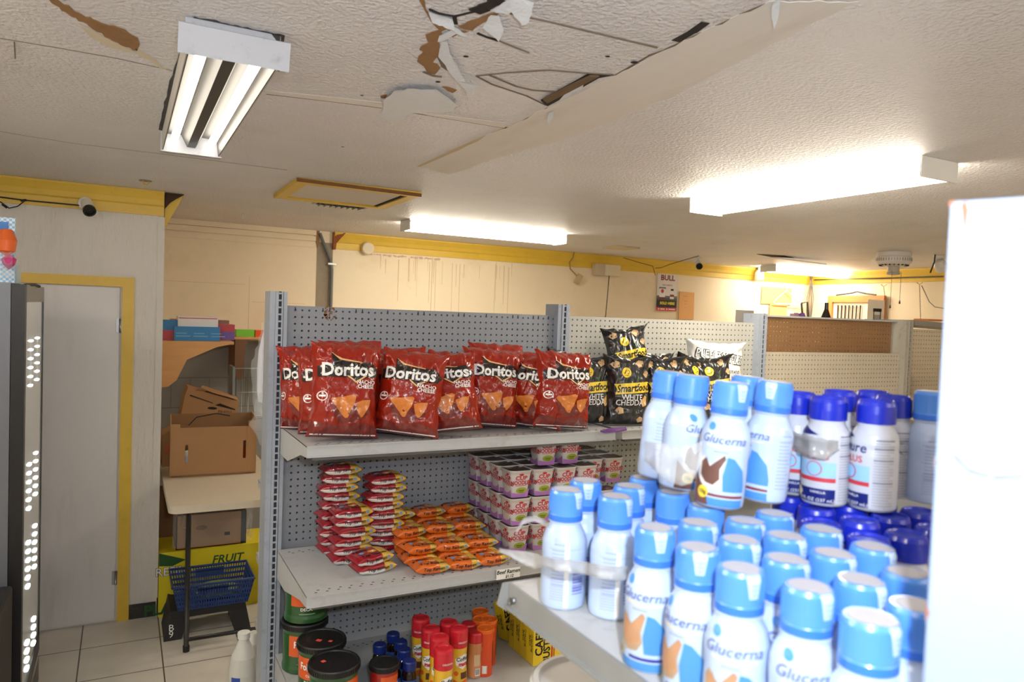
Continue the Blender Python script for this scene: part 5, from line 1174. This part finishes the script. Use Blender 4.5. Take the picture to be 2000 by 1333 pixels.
# folding table
t = empty('folding_table', (-.05, 1.82, 0)); tag(t, 'off-white plastic folding table with black tube legs in the alcove', 'table')
tw, td = .30, .65
def rrect(a, b, r, z, n=6):
    out = []
    for cx, cy, a0 in ((a-r, b-r, 0), (-a+r, b-r, PI/2), (-a+r, -b+r, PI), (a-r, -b+r, 3*PI/2)):
        for i in range(n+1): out.append((cx+r*math.cos(a0+i*PI/2/n), cy+r*math.sin(a0+i*PI/2/n), z))
    return out
G().prism(rrect(tw, td, .05, TZ-.038), (0, 0, .038), mat('offwhite_granite_plastic', (206, 194, 172), .5, var=.05, vscale=60)).build('tabletop', t, bevel=.006)
M_bt = mat('black_powder_coat', (34, 32, 32), .45)
G().tube([(-.205, -.60, TZ-.04), (-.205, -.61, .02)], .0125, M_bt).lathe([(.016, 0), (.016, .03)], M_black, 12, Matrix.Translation((-.205, -.61, 0))).build('leg', t)
G().tube([(.2, -.60, TZ-.04), (.2, -.61, .02)], .0125, M_bt).lathe([(.016, 0), (.016, .03)], M_black, 12, Matrix.Translation((.2, -.61, 0))).build('leg', t)
for x in (-.205, .2): G().tube([(x, .55, TZ-.04), (x, .56, .0)], .0125, M_bt).build('leg', t)
G().tube([(-.205, -.61, .06), (.2, -.61, .06)], .011, M_bt).build('cross_bar', t)
G().tube([(-.235, -.6, TZ-.04), (-.235, -.6, TZ-.12), (-.20, -.6, TZ-.13)], .004, M_metal).build('latch', t)
# tall open carton in front
p0, p1 = onz(333, 934, TZ), onz(500, 928, TZ)
t = empty('cardboard_box', (p0.x, p0.y, TZ+.001), math.atan2(p1.y-p0.y, p1.x-p0.x)*.3); tag(t, 'open brown cardboard carton with two slot handles at the front of the table', 'cardboard box')
w_ = p1.x-p0.x; h_ = pt(333, 822, 'y', p0.y).z-TZ; d_ = .26; th = .006
def box_wall(x0, x1, z1, holes, y=0, m=M_card):
    g = G(); xs = sorted([x0, x1]+[c for a, b, _, _ in holes for c in (a, b)])
    for a, b in zip(xs[:-1], xs[1:]):
        hh = [h for h in holes if abs(h[0]-a) < 1e-6]
        if hh: g.box((a, y, 0), (b, y+th, hh[0][2]), m); g.box((a, y, hh[0][3]), (b, y+th, z1), m)
        else: g.box((a, y, 0), (b, y+th, z1), m)
    return g
box_wall(0, w_, h_*.86, [(w_*.16, w_*.195, h_*.24, h_*.56), (w_*.85, w_*.885, h_*.28, h_*.6)]).build('front_wall', t)
g = G().box((-.001, -.003, 0), (w_*.10, 0, h_*.93), M_card).box((w_*.91, -.003, 0), (w_+.002, 0, h_*.96), M_card); g.box((-.0, -.003, 0), (w_, 0, h_*.03), M_card2); g.build('corner_flap', t)
G().box((0, d_, 0), (w_, d_+th, h_), M_cardin).build('back_wall', t)
G().prism([(0, 0, 0), (0, d_, 0), (0, d_, h_*1.0), (0, .05, h_*1.0), (0, 0, h_*.9)], (-th, 0, 0), M_card).build('side_wall', t)
G().prism([(w_, 0, 0), (w_, d_, 0), (w_, d_, h_*1.02), (w_, 0, h_*1.0)], (th, 0, 0), M_card).build('side_wall', t)
G().box((0, 0, 0), (w_, d_, .005), M_cardin).build('bottom', t)
o = G().lathe([(.001, 0), (.035, .005), (.04, .04), (.035, .12), (.02, .15), (.001, .155)], mat('orange_bottle', (226, 96, 30), .4), 18).build('orange_bottle', None, (p0.x+w_*.84, p0.y+.075, TZ+.008))
tag(o, 'orange bottle seen through the slot handle of the front carton', 'bottle')
o = G().lathe([(.001, 0), (.04, .005), (.04, .05), (.04, .05)], mat('orange_bottle', (226, 96, 30), .4), 18).lathe([(.04, .05), (.038, .11), (.02, .13), (.001, .135)], M_white, 18).build('white_bottle', None, (p0.x+w_*.2, p0.y+.07, TZ+.008))
tag(o, 'white and orange bottle behind the left slot of the front carton', 'bottle')
o = G().tube([(p0.x+.1, p0.y+.12, TZ+h_-.05), (p0.x+.14, p0.y+.1, TZ+h_+.0), (p0.x+.25, p0.y+.1, TZ+h_+.02), (p0.x+.33, p0.y+.12, TZ+h_-.0)], .003, M_ink).build('loose_wire')
tag(o, 'black wire arching out of the front carton', 'wire')
# second carton behind left
q0 = onz(313, 915, TZ)
t = empty('cardboard_box', (q0.x+.01, q0.y+.02, TZ+.001)); tag(t, 'dark brown carton behind and left of the open one, end flap rounded', 'cardboard box')
h2 = .23
G().prism([(0, 0, 0), (.12, 0, 0), (.12, 0, h2*.98), (.05, 0, h2), (.0, 0, h2*.86)], (0, .2, 0), M_card).build('carton', t)
G().box((.02, -.001, h2*.4), (.035, 0, h2*.6), mat('orange_bottle', (226, 96, 30), .4)).build('handle_slot', t)
# tilted carton on top at the back
c0 = pt(345, 828, 'y', 2.42)
t = empty('cardboard_box', (c0.x, 2.42, c0.z-.0), 0, 0, math.radians(5)); tag(t, 'battered closed carton marked FRESH leaning behind the open carton', 'cardboard box')
W3, H3 = .36, .27
g = G().prism([(-.0, 0, -.18), (W3, 0, -.18), (W3+.01, 0, H3*.62), (W3*.9, 0, H3*.66), (W3*.12, 0, H3*.9), (.03, 0, H3*.7)], (0, .2, 0), M_card); g.build('carton', t)
F0 = lambda u, v: (u, -.002, v)
g = G().decal(poly([(.06, H3*.72), (.2, H3*.56), (.21, H3*.53), (.06, H3*.69)]), F0, M_dark, .5); g.decal(circ(.205, H3*.42, .03, 16, .009), F0, M_dark, .5)
g.decal(text('FRESH', .022, .285, H3*.33, .03), F0, mat('printed_grey_brown', (104, 82, 70), .8), .5); g.decal(rect(.09, H3*.82, .15, H3*.86), F0, M_card2, .5)
g.decal(poly([(.22, H3*.5), (W3*.97, H3*.4), (W3*.97, H3*.43), (.25, H3*.55)]), F0, M_dark, .5); g.build('printing', t)
G().box((.16, -.004, -.02), (.25, -.001, .04), M_pyel).build('yellow_label', t)
g = G().prism([(.12, -.001, H3*.9), (.2, -.02, H3*.80), (.30, -.02, H3*.72), (W3, -.001, H3*.66), (W3, .1, H3*.7), (.14, .1, H3*.92)], (0, 0, .003), M_card); g.build('top_flap', t)
# wall shelf of plywood with brackets
SZ = pt(457, 668, 'y', 2.1).z; sx1 = pt(457, 668, 'y', 2.1).x
t = empty('wall_shelf', (-.41, 2.1, SZ)); tag(t, 'plywood wall shelf on a big curved bracket, stacked with flat boxes', 'shelf')
L_ = sx1+.41
G().box((0, 0, -.018), (L_, .55, 0), M_wood).build('board', t)
G().prism([(0, .005, -.018), (L_-.02, .005, -.018), (L_-.10, .005, -.035), (L_*.42, .005, -.115), (L_*.30, .005, -.24), (L_*.2, .005, -.28), (0, .005, -.29)], (0, .018, 0), M_wood).build('bracket', t)
s2 = pt(520, 655, 'y', 2.75); s1 = pt(458, 658, 'y', 2.75)
t = empty('wall_shelf', (s1.x-.15, 2.7, s1.z)); tag(t, 'rear plywood shelf with a dark upright, green and orange things on it', 'shelf')
G().box((0, 0, -.016), (.9, .38, 0), M_wood).build('board', t)
G().prism([(.15, 0, -.016), (.235, 0, -.016), (.22, .0, -.08), (.21, 0, -.3), (.15, 0, -.3)], (0, .36, 0), mat('brown_upright', (120, 84, 56), .7)).build('bracket', t)
def flatbox(name, pxa, pya, pxb, pyb, Y, dy, m, label, rz=0, extra=None, zs=None):
    a, b = pt(pxa, pyb, 'y', Y), pt(pxb, pya, 'y', Y); o = empty(name, (a.x, Y, zs if zs else a.z), rz); tag(o, label, 'box')
    G().box((0, 0, 0), (b.x-a.x, dy, b.z-a.z), m).build('carton', o)
    return o, b.x-a.x, b.z-a.z
M_bb = mat('blue_box', (40, 122, 180), .45); M_rb = mat('red_box', (190, 62, 66), .45); M_wb = mat('white_box', (226, 222, 218), .45); M_pb = mat('purple_toy', (116, 84, 160), .4)
zs = SZ+.001
o, a, b = flatbox('flat_box', 340, 637, 430, 663, 2.12, .16, M_bb, 'flat bright blue box lying in front on the plywood shelf', zs=zs)
g = G()
for i in range(3): g.box((.01+i*.10, -.001, b*.3), (.09+i*.10, -.0002, b*.36), mat('pale_blue_print', (120, 180, 214), .5)); g.box((.01+i*.10, -.001, b*.5), (.07+i*.10, -.0002, b*.55), mat('pale_blue_print', (120, 180, 214), .5))
g.build('printing', o); bz = b
o, a, b = flatbox('small_carton', 318, 624, 347, 663, 2.16, .1, M_bb, 'small blue and red packet at the left end of the plywood shelf', zs=zs)
G().box((.0, -.002, 0), (.06, -.0003, b*.5), M_rb).build('printing', o)
o, a, b = flatbox('flat_box', 346, 622, 424, 639, 2.20, .15, M_wb, 'white flat box with a red stripe lying on the blue box', zs=zs+bz+.0)
G().box((.005, -.001, b*.8), (a-.005, -.0002, b*.9), M_rb).build('printing', o); o.location.y = 2.14
o, a, b = flatbox('flat_box', 402, 634, 458, 663, 2.32, .15, M_rb, 'red box behind the right end of the blue box', zs=zs)
o.location.y = 2.30
G().box((a*.55, -.004, 0), (a*.98, -.0006, b*.55), M_pb).build('purple_corner', o)
o, a, b = flatbox('flat_box', 334, 616, 448, 632, 2.48, .15, mat('brown_toy_box', (150, 110, 92), .5), 'topmost long brownish box at the back of the plywood shelf', zs=zs)
o.children
for ch in [c for c in bpy.data.objects if c.parent == o]: ch.scale = (1, 1, 1.9)
p = pt(460, 653, 'y', 2.8)
o = G().box((0, 0, 0), (pt(495, 653, 'y', 2.8).x-p.x, .09, .05), mat('lime_green_toy', (120, 200, 40), .4)).build('green_package', None, (p.x, 2.76, s1.z+.001)); tag(o, 'lime green package on the rear plywood shelf', 'package')
p = pt(497, 654, 'y', 2.8)
o = G().box((0, 0, 0), (.3, .09, .048), mat('bright_orange_toy', (240, 96, 24), .4)).build('orange_package', None, (p.x, 2.76, s1.z+.001)); tag(o, 'orange package right of the lime green one', 'package')
# wire cart
a, b = pt(462, 722, 'y', 2.55), pt(522, 815, 'y', 2.55)
t = empty('wire_cart', (a.x, 2.62, b.z)); tag(t, 'grey wire cart standing behind the table next to the cartons', 'cart')
g = G()
for i in range(12): g.tube([(i*.045, 0, 0), (i*.045, 0, a.z-b.z)], .003, M_metal)
for z in (0, .5, 1): g.tube([(0, 0, z*(a.z-b.z)), (.5, 0, z*(a.z-b.z))], .004, M_metal)
g.build('wire_side', t)
G().box((-.03, -.12, -.05), (-.015, .1, (a.z-b.z)+.02), mat('grey_sheet', (140, 144, 140), .4, .4)).build('side_plate', t)
for x in (0, .5): G().tube([(x, 0, -b.z), (x, 0, 0)], .008, M_metal).build('leg', t)
G().tube([(-.005, -.1, a.z-b.z-.05), (.0, -.1, .02), (.03, -.1, -.01), (.25, -.1, 0)], .005, M_metal).build('handle', t)
# hanging bags on the end of the shelving
p = pt(515, 650, 'y', .2)
t = empty('hanging_mop_bag', (-.075, .2, 0)); tag(t, 'clear plastic bag with a white mop head hanging at the shelving end', 'bag')
g = G(); hh = [(.0, 1.69), (.012, 1.66), (.03, 1.60), (.036, 1.52), (.034, 1.44), (.026, 1.40), (.0, 1.39)]
M_mop = mat('white_mop_yarn', (214, 214, 222), .8, bump=1, bscale=60, stretch=(4, 4, .3))
g.lathe([(r*.75+.0005, z) for r, z in reversed(hh)], M_mop, 18, Matrix.Scale(.9, 4, (1, 0, 0))); g.build('mop_head', t)
def bagsurf(s, v):
    r = [.012, .022, .035, .044, .046, .044, .040, .036][min(7, int(v*7.99))]; z = 1.71-v*.36; a_ = s*2*PI
    rr_ = r*(1+.18*noise.noise(Vector((math.cos(a_)*1.5, math.sin(a_)*1.5, v*5)))); return (rr_*math.cos(a_)-.0, rr_*math.sin(a_)*1.3, z)
g = G().grid(bagsurf, 28, 24, M_film); g.build('plastic_bag', t)
t = empty('hanging_bag', (-.085, .13, 0)); tag(t, 'crumpled clear bag hanging lower on the shelving end', 'bag')
g = G().grid(lambda s, v: ((.028+.02*noise.noise(Vector((math.cos(s*6.28)*1.5, math.sin(s*6.28)*1.5, v*4))))*math.cos(s*6.28)*(.4+.9*math.sin(v*PI)), (.03+.02*noise.noise(Vector((s*3, 4, v*4))))*math.sin(s*6.28)*(.4+.9*math.sin(v*PI)), 1.44-v*.2), 24, 20, M_film); g.build('plastic_bag', t)
o = G().box((-.02, .0, 0), (.05, .07, .03), mat('dark_item', (60, 44, 70), .5)).build('dark_package', None, (.02, .25, 1.038)); tag(o, 'dark package on the rear upper shelf behind the post', 'package')
# goods on the rear shelves
t = empty('detergent_bottle', (-.02, .33, .724)); tag(t, 'white bottle with an orange label on the rear shelf behind the post', 'bottle')
G().lathe([(.03, 0), (.036, .005), (.036, .11), (.03, .135), (.014, .155), (.013, .165)], M_white, 24).build('bottle', t)
g = G(); f_ = cyl_map(lambda z: .036, .0008); g.decal(rect(-.05, .10, -.01, .125), f_, mat('orange_label_2', (226, 92, 36), .5), .006); g.decal(rect(-.046, .03, -.03, .07), f_, mat('grey_print', (120, 120, 120), .5), .006); g.build('label', t)
G().lathe([(.014, .163), (.016, .165), (.015, .185), (.001, .187)], M_white, 18).build('cap', t)
o = G().box((0, 0, 0), (.25, .2, .15), M_card2).build('cardboard_box', None, (.03, .10, .725)); o.location = (.03, .2, .725); tag(o, 'dark carton on the rear shelf right of the white bottle', 'cardboard box')
t = empty('green_bottle', (.02, .36, .44)); tag(t, 'dark green bottle on the lowest rear shelf behind the post', 'bottle')
G().lathe([(.03, 0), (.034, .005), (.034, .14), (.016, .18), (.014, .21), (.001, .212)], mat('green_glass', (56, 92, 30), .2), 20).build('bottle', t)
t = empty('blue_bottle', (-.02, .3, .44)); tag(t, 'bottle with a blue and white side on the lowest rear shelf', 'bottle')
G().lathe([(.025, 0), (.03, .005), (.03, .09), (.012, .13), (.001, .132)], mat('blue_bottle_paint', (50, 82, 170), .4), 20).build('bottle', t)
t = empty('bleach_jug', (-.09, .42, .10)); tag(t, 'white translucent jug with a red and blue label at the foot of the shelving end', 'jug')
t.location = (-.085, .47, 0)
g = G().lathe([(.05, 0), (.06, .01), (.06, .2), (.05, .27), (.025, .33), (.02, .35)], mat('translucent_white', (214, 214, 206), .4), 28); f_ = cyl_map(lambda z: .06, .001)
g.decal(rect(-.06, .16, -.02, .2), f_, mat('blue_bottle_paint', (50, 82, 170), .4), .008); g.decal(rect(-.06, .12, -.02, .15), f_, M_ered, .008); g.build('jug', t)
G().lathe([(.021, .345), (.026, .348), (.026, .372), (.001, .375)], M_white, 20).build('cap', t)
t = empty('bleach_jug', (-.02, .62, 0)); tag(t, 'smooth frosted jug standing right of the labelled one', 'jug')
G().lathe([(.05, 0), (.058, .01), (.058, .2), (.045, .26), (.02, .3), (.001, .302)], mat('translucent_white', (214, 214, 206), .4), 28).build('jug', t)

# stool with blue basket
yS = 1.36
a = pt(338, 1252, 'z', 0); b = pt(475, 1236, 'z', 0)
t = empty('step_stool', ((a.x+b.x)/2, a.y+.13, 0)); tag(t, 'black plastic step stool carrying the blue basket', 'stool')
sw = (b.x-a.x)/2+.045; sh = pt(400, 1195, 'y', a.y).z+.02
M_st = mat('black_stool_plastic', (30, 29, 30), .55)
for sx in (-1, 1):
    g = G().prism([(sx*sw, -.13, 0), (sx*(sw-.085), -.13, 0), (sx*(sw-.105), -.12, sh*.45), (sx*(sw-.12), -.11, sh*.8), (sx*(sw-.03), -.11, sh)], (0, .26, 0), M_st); g.build('leg', t)
G().box((-sw+.03, -.12, sh-.04), (sw-.03, .13, sh), M_st).build('step', t)
g = G(); F_ = lambda u, v: (u-sw+.035, -.132, v)
g.decal(text('B', .035, 0, sh*.45, .0), F_, M_paper, .2); g.decal(text('9', .035, .0, sh*.22, .0), F_, M_paper, .2); g.build('chalk_marks', t)
M_bk = mat('blue_basket_plastic', (32, 62, 122), .4, coat=.2)
bl, br = pt(337, 1148, 'y', a.y-.02), pt(497, 1123, 'y', a.y-.02); rimz = pt(410, 1140, 'y', a.y-.02).z
t = empty('shopping_basket', ((bl.x+br.x)/2, a.y+.12, sh+.001)); tag(t, 'blue plastic shopping basket with slotted sides on the black stool', 'basket')
BW, BD, BH = (br.x-bl.x)/2, .15, rimz-sh
def lattice(g, q, nu, nv, m, fill=.45, solid=()):
    """q: four corners; leaves nu x nv openings"""
    A, B, C, D = [Vector(p) for p in q]
    P = lambda s, t_: (A*(1-s)+B*s)*(1-t_)+(D*(1-s)+C*s)*t_
    def bar(s0, s1, t0, t1): 
        n = (B-A).cross(D-A).normalized()*.003; g.prism([P(s0, t0), P(s1, t0), P(s1, t1), P(s0, t1)], n, m)
    for i in range(nu+1): w2 = fill/nu/2; bar(max(0, i/nu-w2), min(1, i/nu+w2), 0, 1)
    for j in range(nv+1): w2 = fill/nv/2; bar(0, 1, max(0, j/nv-w2), min(1, j/nv+w2))
    for s0, s1, t0, t1 in solid: bar(s0, s1, t0, t1)
bx, by = BW*.86, BD*.8
g = G()
lattice(g, [(-bx, -by, 0), (bx, -by, 0), (BW, -BD, BH), (-BW, -BD, BH)], 30, 5, M_bk, .45, [(.3, .68, .62, .9)]); g.build('front_side', t)
g = G(); lattice(g, [(bx, by, 0), (-bx, by, 0), (-BW, BD, BH), (BW, BD, BH)], 30, 5, M_bk, .45, [(.3, .68, .62, .9)]); g.build('back_side', t)
for s in (-1, 1):
    g = G(); lattice(g, [(s*bx, -s*-by, 0), (s*bx, s*-by, 0), (s*BW, s*-BD, BH), (s*BW, s*BD, BH)], 16, 5, M_bk); g.build('end_side', t)
G().box((-bx, -by, -.0), (bx, by, .004), M_bk).build('bottom', t)
g = G().tube([(-BW, -BD, BH), (BW, -BD, BH), (BW, BD, BH), (-BW, BD, BH), (-BW, -BD, BH)], .007, M_bk); g.build('rim', t)
o = G().lathe([(.001, 0), (.05, .01), (.06, .04), (.04, .08), (.001, .09)], mat('green_produce', (120, 140, 60), .6, var=.4, vscale=20), 20, Matrix.Scale(1.9, 4, (1, 0, 0))).build('green_packet', None, ((bl.x+br.x)/2+.03, a.y+.12, sh+.006)); tag(o, 'green and yellow packet lying in the blue basket', 'packet')
# yellow banana carton behind
p = pt(303, 1138, 'z', 0)
yy = a.y+.34
A_, B_ = pt(300, 1083, 'y', yy), pt(500, 1040, 'y', yy)
t = empty('yellow_carton', (A_.x+.0, yy, 0)); tag(t, 'yellow fruit carton with green lettering on the floor under the table', 'carton')
t.location.x = -.365; Wc = .62; Hc = A_.z
G().box((0, 0, 0), (Wc, .3, Hc), mat('yellow_carton_board', (226, 206, 28), .55)).build('carton', t)
g = G(); F_ = lambda u, v: (u, -.001, v); M_gp = mat('green_carton_print', (36, 84, 36), .6)
g.decal(poly([(.0, Hc), (.14, Hc*.86), (.07, Hc*.78), (.0, Hc*.8)]), F_, M_gp, 1); g.decal(text('REFIN', .045, .065, Hc*.70, .04), lambda u, v: (u, -.003, v), M_ink, 1); g.decal(text('REFIN', .045, .065, Hc*.70, .01), lambda u, v: (u, -.004, v), M_paper, 1)
g.decal(text('PLANTAIN', .06, .13, Hc*.12, .03), F_, M_gp, 1); g.decal(text('FRUIT', .045, .36, Hc*.80, .02, .2), F_, M_gp, 1); g.build('printing', t)
# carton wrapped in clear plastic on top of the yellow one
a1, b1 = pt(343, 1090, 'y', yy+.02), pt(480, 1075, 'y', yy+.02)
t = empty('wrapped_carton', (a1.x, yy+.02, Hc+.001)); tag(t, 'open carton wrapped in clear plastic standing on the yellow carton', 'cardboard box')
wc = b1.x-a1.x; hc = pt(343, 1010, 'y', yy+.02).z-Hc
g = G().box((0, 0, 0), (wc, .006, hc), M_card).box((0, .24, 0), (wc, .246, hc*1.4), M_card2).box((0, 0, 0), (.006, .246, hc*1.2), M_card).box((wc-.006, 0, 0), (wc, .246, hc*1.3), M_card2).box((0, 0, 0), (wc, .246, .005), M_card2)
g.build('carton', t)
g = G().box((wc*.92, -.001, 0), (wc, 0, hc), M_dark).box((wc*.68, -.001, hc*.3), (wc*.76, 0, hc*.4), M_dark); g.decal(circ(wc*.35, hc*.6, .03, 16, .014), lambda u, v: (u, -.0015, v), M_card2, 1); g.build('printing', t)
def wrap(s, v):
    x = -.02+(wc+.05)*s; z = .02+(hc*1.38)*v; y = -.014+.012*noise.noise(Vector((x*16, z*16, 1)))-(.01 if v < .9 else -.05*(v-.9)*10)
    return (x, y, z)
G().grid(wrap, 30, 22, M_film).build('plastic_wrap', t)
def wrap2(s, v): return (wc+.015+.03*noise.noise(Vector((s*7, v*7, 3)))+.02*v, -.02+.27*s, .03+hc*1.45*v)
G().grid(wrap2, 20, 20, M_film).build('plastic_wrap', t)
# dark things under the table
o = G().box((0, 0, 0), (.1, .2, .62), M_card2).build('upright_carton', None, (-.36, yy+.36, 0)); tag(o, 'dark upright carton behind the table leg at the wall', 'cardboard box')
# drinks cooler
CXF = -.885; cy0, cy1 = .47, 1.19; CT = 1.826
t = empty('drinks_cooler', (CXF, cy0, 0)); tag(t, 'tall grey and black glass door cooler at the left edge, reflected lights as glowing dots', 'cooler')
M_cg = mat('grey_cooler_side', (108, 112, 120), .35, .3); M_cgl = mat('cooler_glass', (232, 236, 230), .1, coat=.6, var=.04, vscale=3, stretch=(1, 1, .2))
G().box((-.75, 0, .12), (-.045, cy1-cy0, CT), M_cg).build('cabinet', t)
G().box((-.74, .01, 0), (-.08, cy1-cy0-.01, .12), M_black).build('base', t)
d = G().box((-.043, 0, .14), (0, .05, CT-.004), M_black).box((-.043, cy1-cy0-.02, .14), (0, cy1-cy0, CT-.004), M_black).box((-.043, .05, .14), (0, cy1-cy0-.02, .22), M_black).box((-.043, .05, CT-.07), (0, cy1-cy0-.02, CT-.004), mat('cooler_top_bar', (130, 130, 126), .4)).build('door', t)
G().box((-.012, .05, .22), (-.004, cy1-cy0-.02, CT-.07), M_cgl).build('glass', d)
g = G()
for i in range(14): g.box((-.0005, .0, .005+i*.008), (.001, cy1-cy0-.02, .008+i*.008), M_metal)
g.build('vent_grille', t)
M_led = mat('reflected_led_dot', (255, 255, 255), .3, emit=((.92, 1, .98), 2.5))
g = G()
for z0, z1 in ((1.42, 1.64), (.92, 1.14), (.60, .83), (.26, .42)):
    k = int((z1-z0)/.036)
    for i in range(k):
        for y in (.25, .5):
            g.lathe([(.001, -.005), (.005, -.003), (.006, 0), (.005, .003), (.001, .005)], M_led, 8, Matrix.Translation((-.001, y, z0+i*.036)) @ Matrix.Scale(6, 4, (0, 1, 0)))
tag(g.build('led_reflections', d), None); bpy.data.objects['led_reflections'].name = 'led_reflection_dots'  # emissive dots on the door glass stand in for reflected LEDs
G().tube([(-.01, .08, CT-.006), (.004, .3, CT+.0), (.004, .45, CT-.004)], .006, M_ink).build('hinge_cable', t)
G().box((-.16, -.001, CT-.11), (-.085, -.0002, CT-.04), M_paper).build('sticker', t)
g = G()
for i in range(14): g.box((-.150+i*.004, -.0016, CT-.10), (-.148+i*.004, -.001, CT-.085), M_ink)
g.box((-.15, -.0016, CT-.062), (-.11, -.001, CT-.056), M_ink); g.build('barcode', t)
o = G().box((-.18, -.05, 0), (0, .42, .72), mat('black_bin', (26, 25, 28), .6, bump=.4, bscale=8)).build('black_crate', None, (-.905, -.02, 0), bevel=.01); tag(o, 'dark crate on the floor in front of the cooler at the left edge', 'crate')
# toy packages on top of the cooler
p0, p1 = pt(-40, 553, 'y', .62), pt(30, 427, 'y', .62)
t = empty('toy_package', (p0.x, .62, CT+.001)); tag(t, 'clear blister toy package with blue checked card on top of the cooler', 'package')
W_, H_2 = p1.x-p0.x, p1.z-CT
M_chk = mat('blue_checked_card', (140, 186, 220), .5)
nt = M_chk.node_tree; ck = nt.nodes.new('ShaderNodeTexChecker'); ck.inputs['Scale'].default_value = 110; ck.inputs[1].default_value = (.75, .85, .95, 1); ck.inputs[2].default_value = (.25, .5, .78, 1)
tc_ = nt.nodes.new('ShaderNodeTexCoord'); nt.links.new(tc_.outputs['Object'], ck.inputs['Vector']); nt.links.new(ck.outputs[0], nt.nodes['Principled BSDF'].inputs['Base Color'])
G().box((0, 0, 0), (W_, .006, H_2), M_chk).build('card', t)
G().box((W_*.35, -.004, H_2*.55), (W_*.8, -.001, H_2*.93), mat('blue_print_2', (50, 120, 200), .4)).build('blue_print', t)
G().box((W_*.66, -.05, .02), (W_*.98, -.001, H_2*.7), M_film, Matrix.Identity(4)).build('blister', t)
g = G().lathe([(.001, 0), (.03, .02), (.035, .06), (.02, .1), (.001, .105)], mat('toy_orange', (220, 100, 40), .4), 14, Matrix.Translation((W_*.78, -.03, .1))); g.build('toy', t)
g = G().lathe([(.001, 0), (.02, .02), (.025, .04), (.001, .06)], mat('toy_pink', (200, 60, 130), .4), 14, Matrix.Translation((W_*.86, -.03, .05))); g.build('toy', t)
o = G().box((0, 0, 0), (.045, .12, .07), mat('teal_white_box', (200, 214, 210), .5)).build('small_carton', None, (p1.x-.04, .66, CT+.001)); tag(o, 'small pale carton beside the blister package on the cooler', 'box')
# things seen above the far shelving
o = G().box((0, 0, 0), (.14, .004, .13), mat('grey_sheet_2', (150, 146, 138), .5)).build('grey_sheet', None, (2.33, .1, 1.78)); a = pt(1437, 625, 'y', .3); o.location = (a.x, .3, 1.72); tag(o, 'small grey metal sheet sticking up behind the second shelving unit', 'sheet')
o.dimensions
for i, (px, lb) in enumerate(((1548, 'grey and purple pointed bag tip behind the brown pegboard, left'), (1560, 'purple pointed bag tip behind the brown pegboard, right'))):
    a = pt(px, 626, 'y', .25); o = G().prism([(0, 0, -.15), (.07, 0, -.15), (.075, 0, .0), (.045, 0, .045), (.03, 0, .01), (.01, 0, .04)], (0, .03, 0), mat('purple_film', (112, 70, 140), .3, coat=.5) if i else mat('grey_film', (150, 110, 130), .3)).build('bag_tip', None, (a.x, .25, a.z)); tag(o, lb, 'bag')
a = pt(1613, 624, 'y', .25)
o = G().lathe([(.03, -.2), (.033, -.19), (.033, 0), (.012, .06), (.011, .1), (.001, .101)], mat('dark_bottle_glass', (30, 24, 20), .2), 18).build('dark_bottle', None, (a.x, .25, a.z)); tag(o, 'dark bottle behind the brown pegboard, left of the pine rack', 'bottle')
a = pt(1712, 626, 'y', .25)
t = empty('picture_card', (a.x, .25, a.z)); tag(t, 'pale card showing a black-lidded jar, behind the brown pegboard', 'card')
G().box((-.09, 0, -.2), (.07, .004, .13), mat('pale_card', (236, 220, 192), .6)).build('card', t)
g = G().box((-.04, -.003, .055), (.04, -.001, .075), M_ink); g.box((-.035, -.003, -.15), (-.03, -.001, .055), M_ink); g.box((.03, -.003, -.15), (.035, -.001, .055), M_ink); g.box((-.026, -.003, -.15), (.026, -.001, .035), mat('jar_grey', (170, 160, 150), .5)); g.build('jar_picture', t)
a = pt(1815, 628, 'y', .1)
o = G().box((-.1, 0, 0), (.08, .1, .012), M_or).build('orange_magazine', None, (a.x-.03, .02, 1.832)); tag(o, 'orange edged magazine on the crooked top shelf', 'magazine')
o = G().box((0, 0, 0), (.12, .08, .2), M_rb).build('red_package', None, (3.62, -.3, SH1+.0)); tag(o, 'red package seen between the bottles and the far pegboard', 'package')
G_sh = shelf(units[3], 3*PITCH-.048, 3*PITCH+1.139, 1.338, -.462)
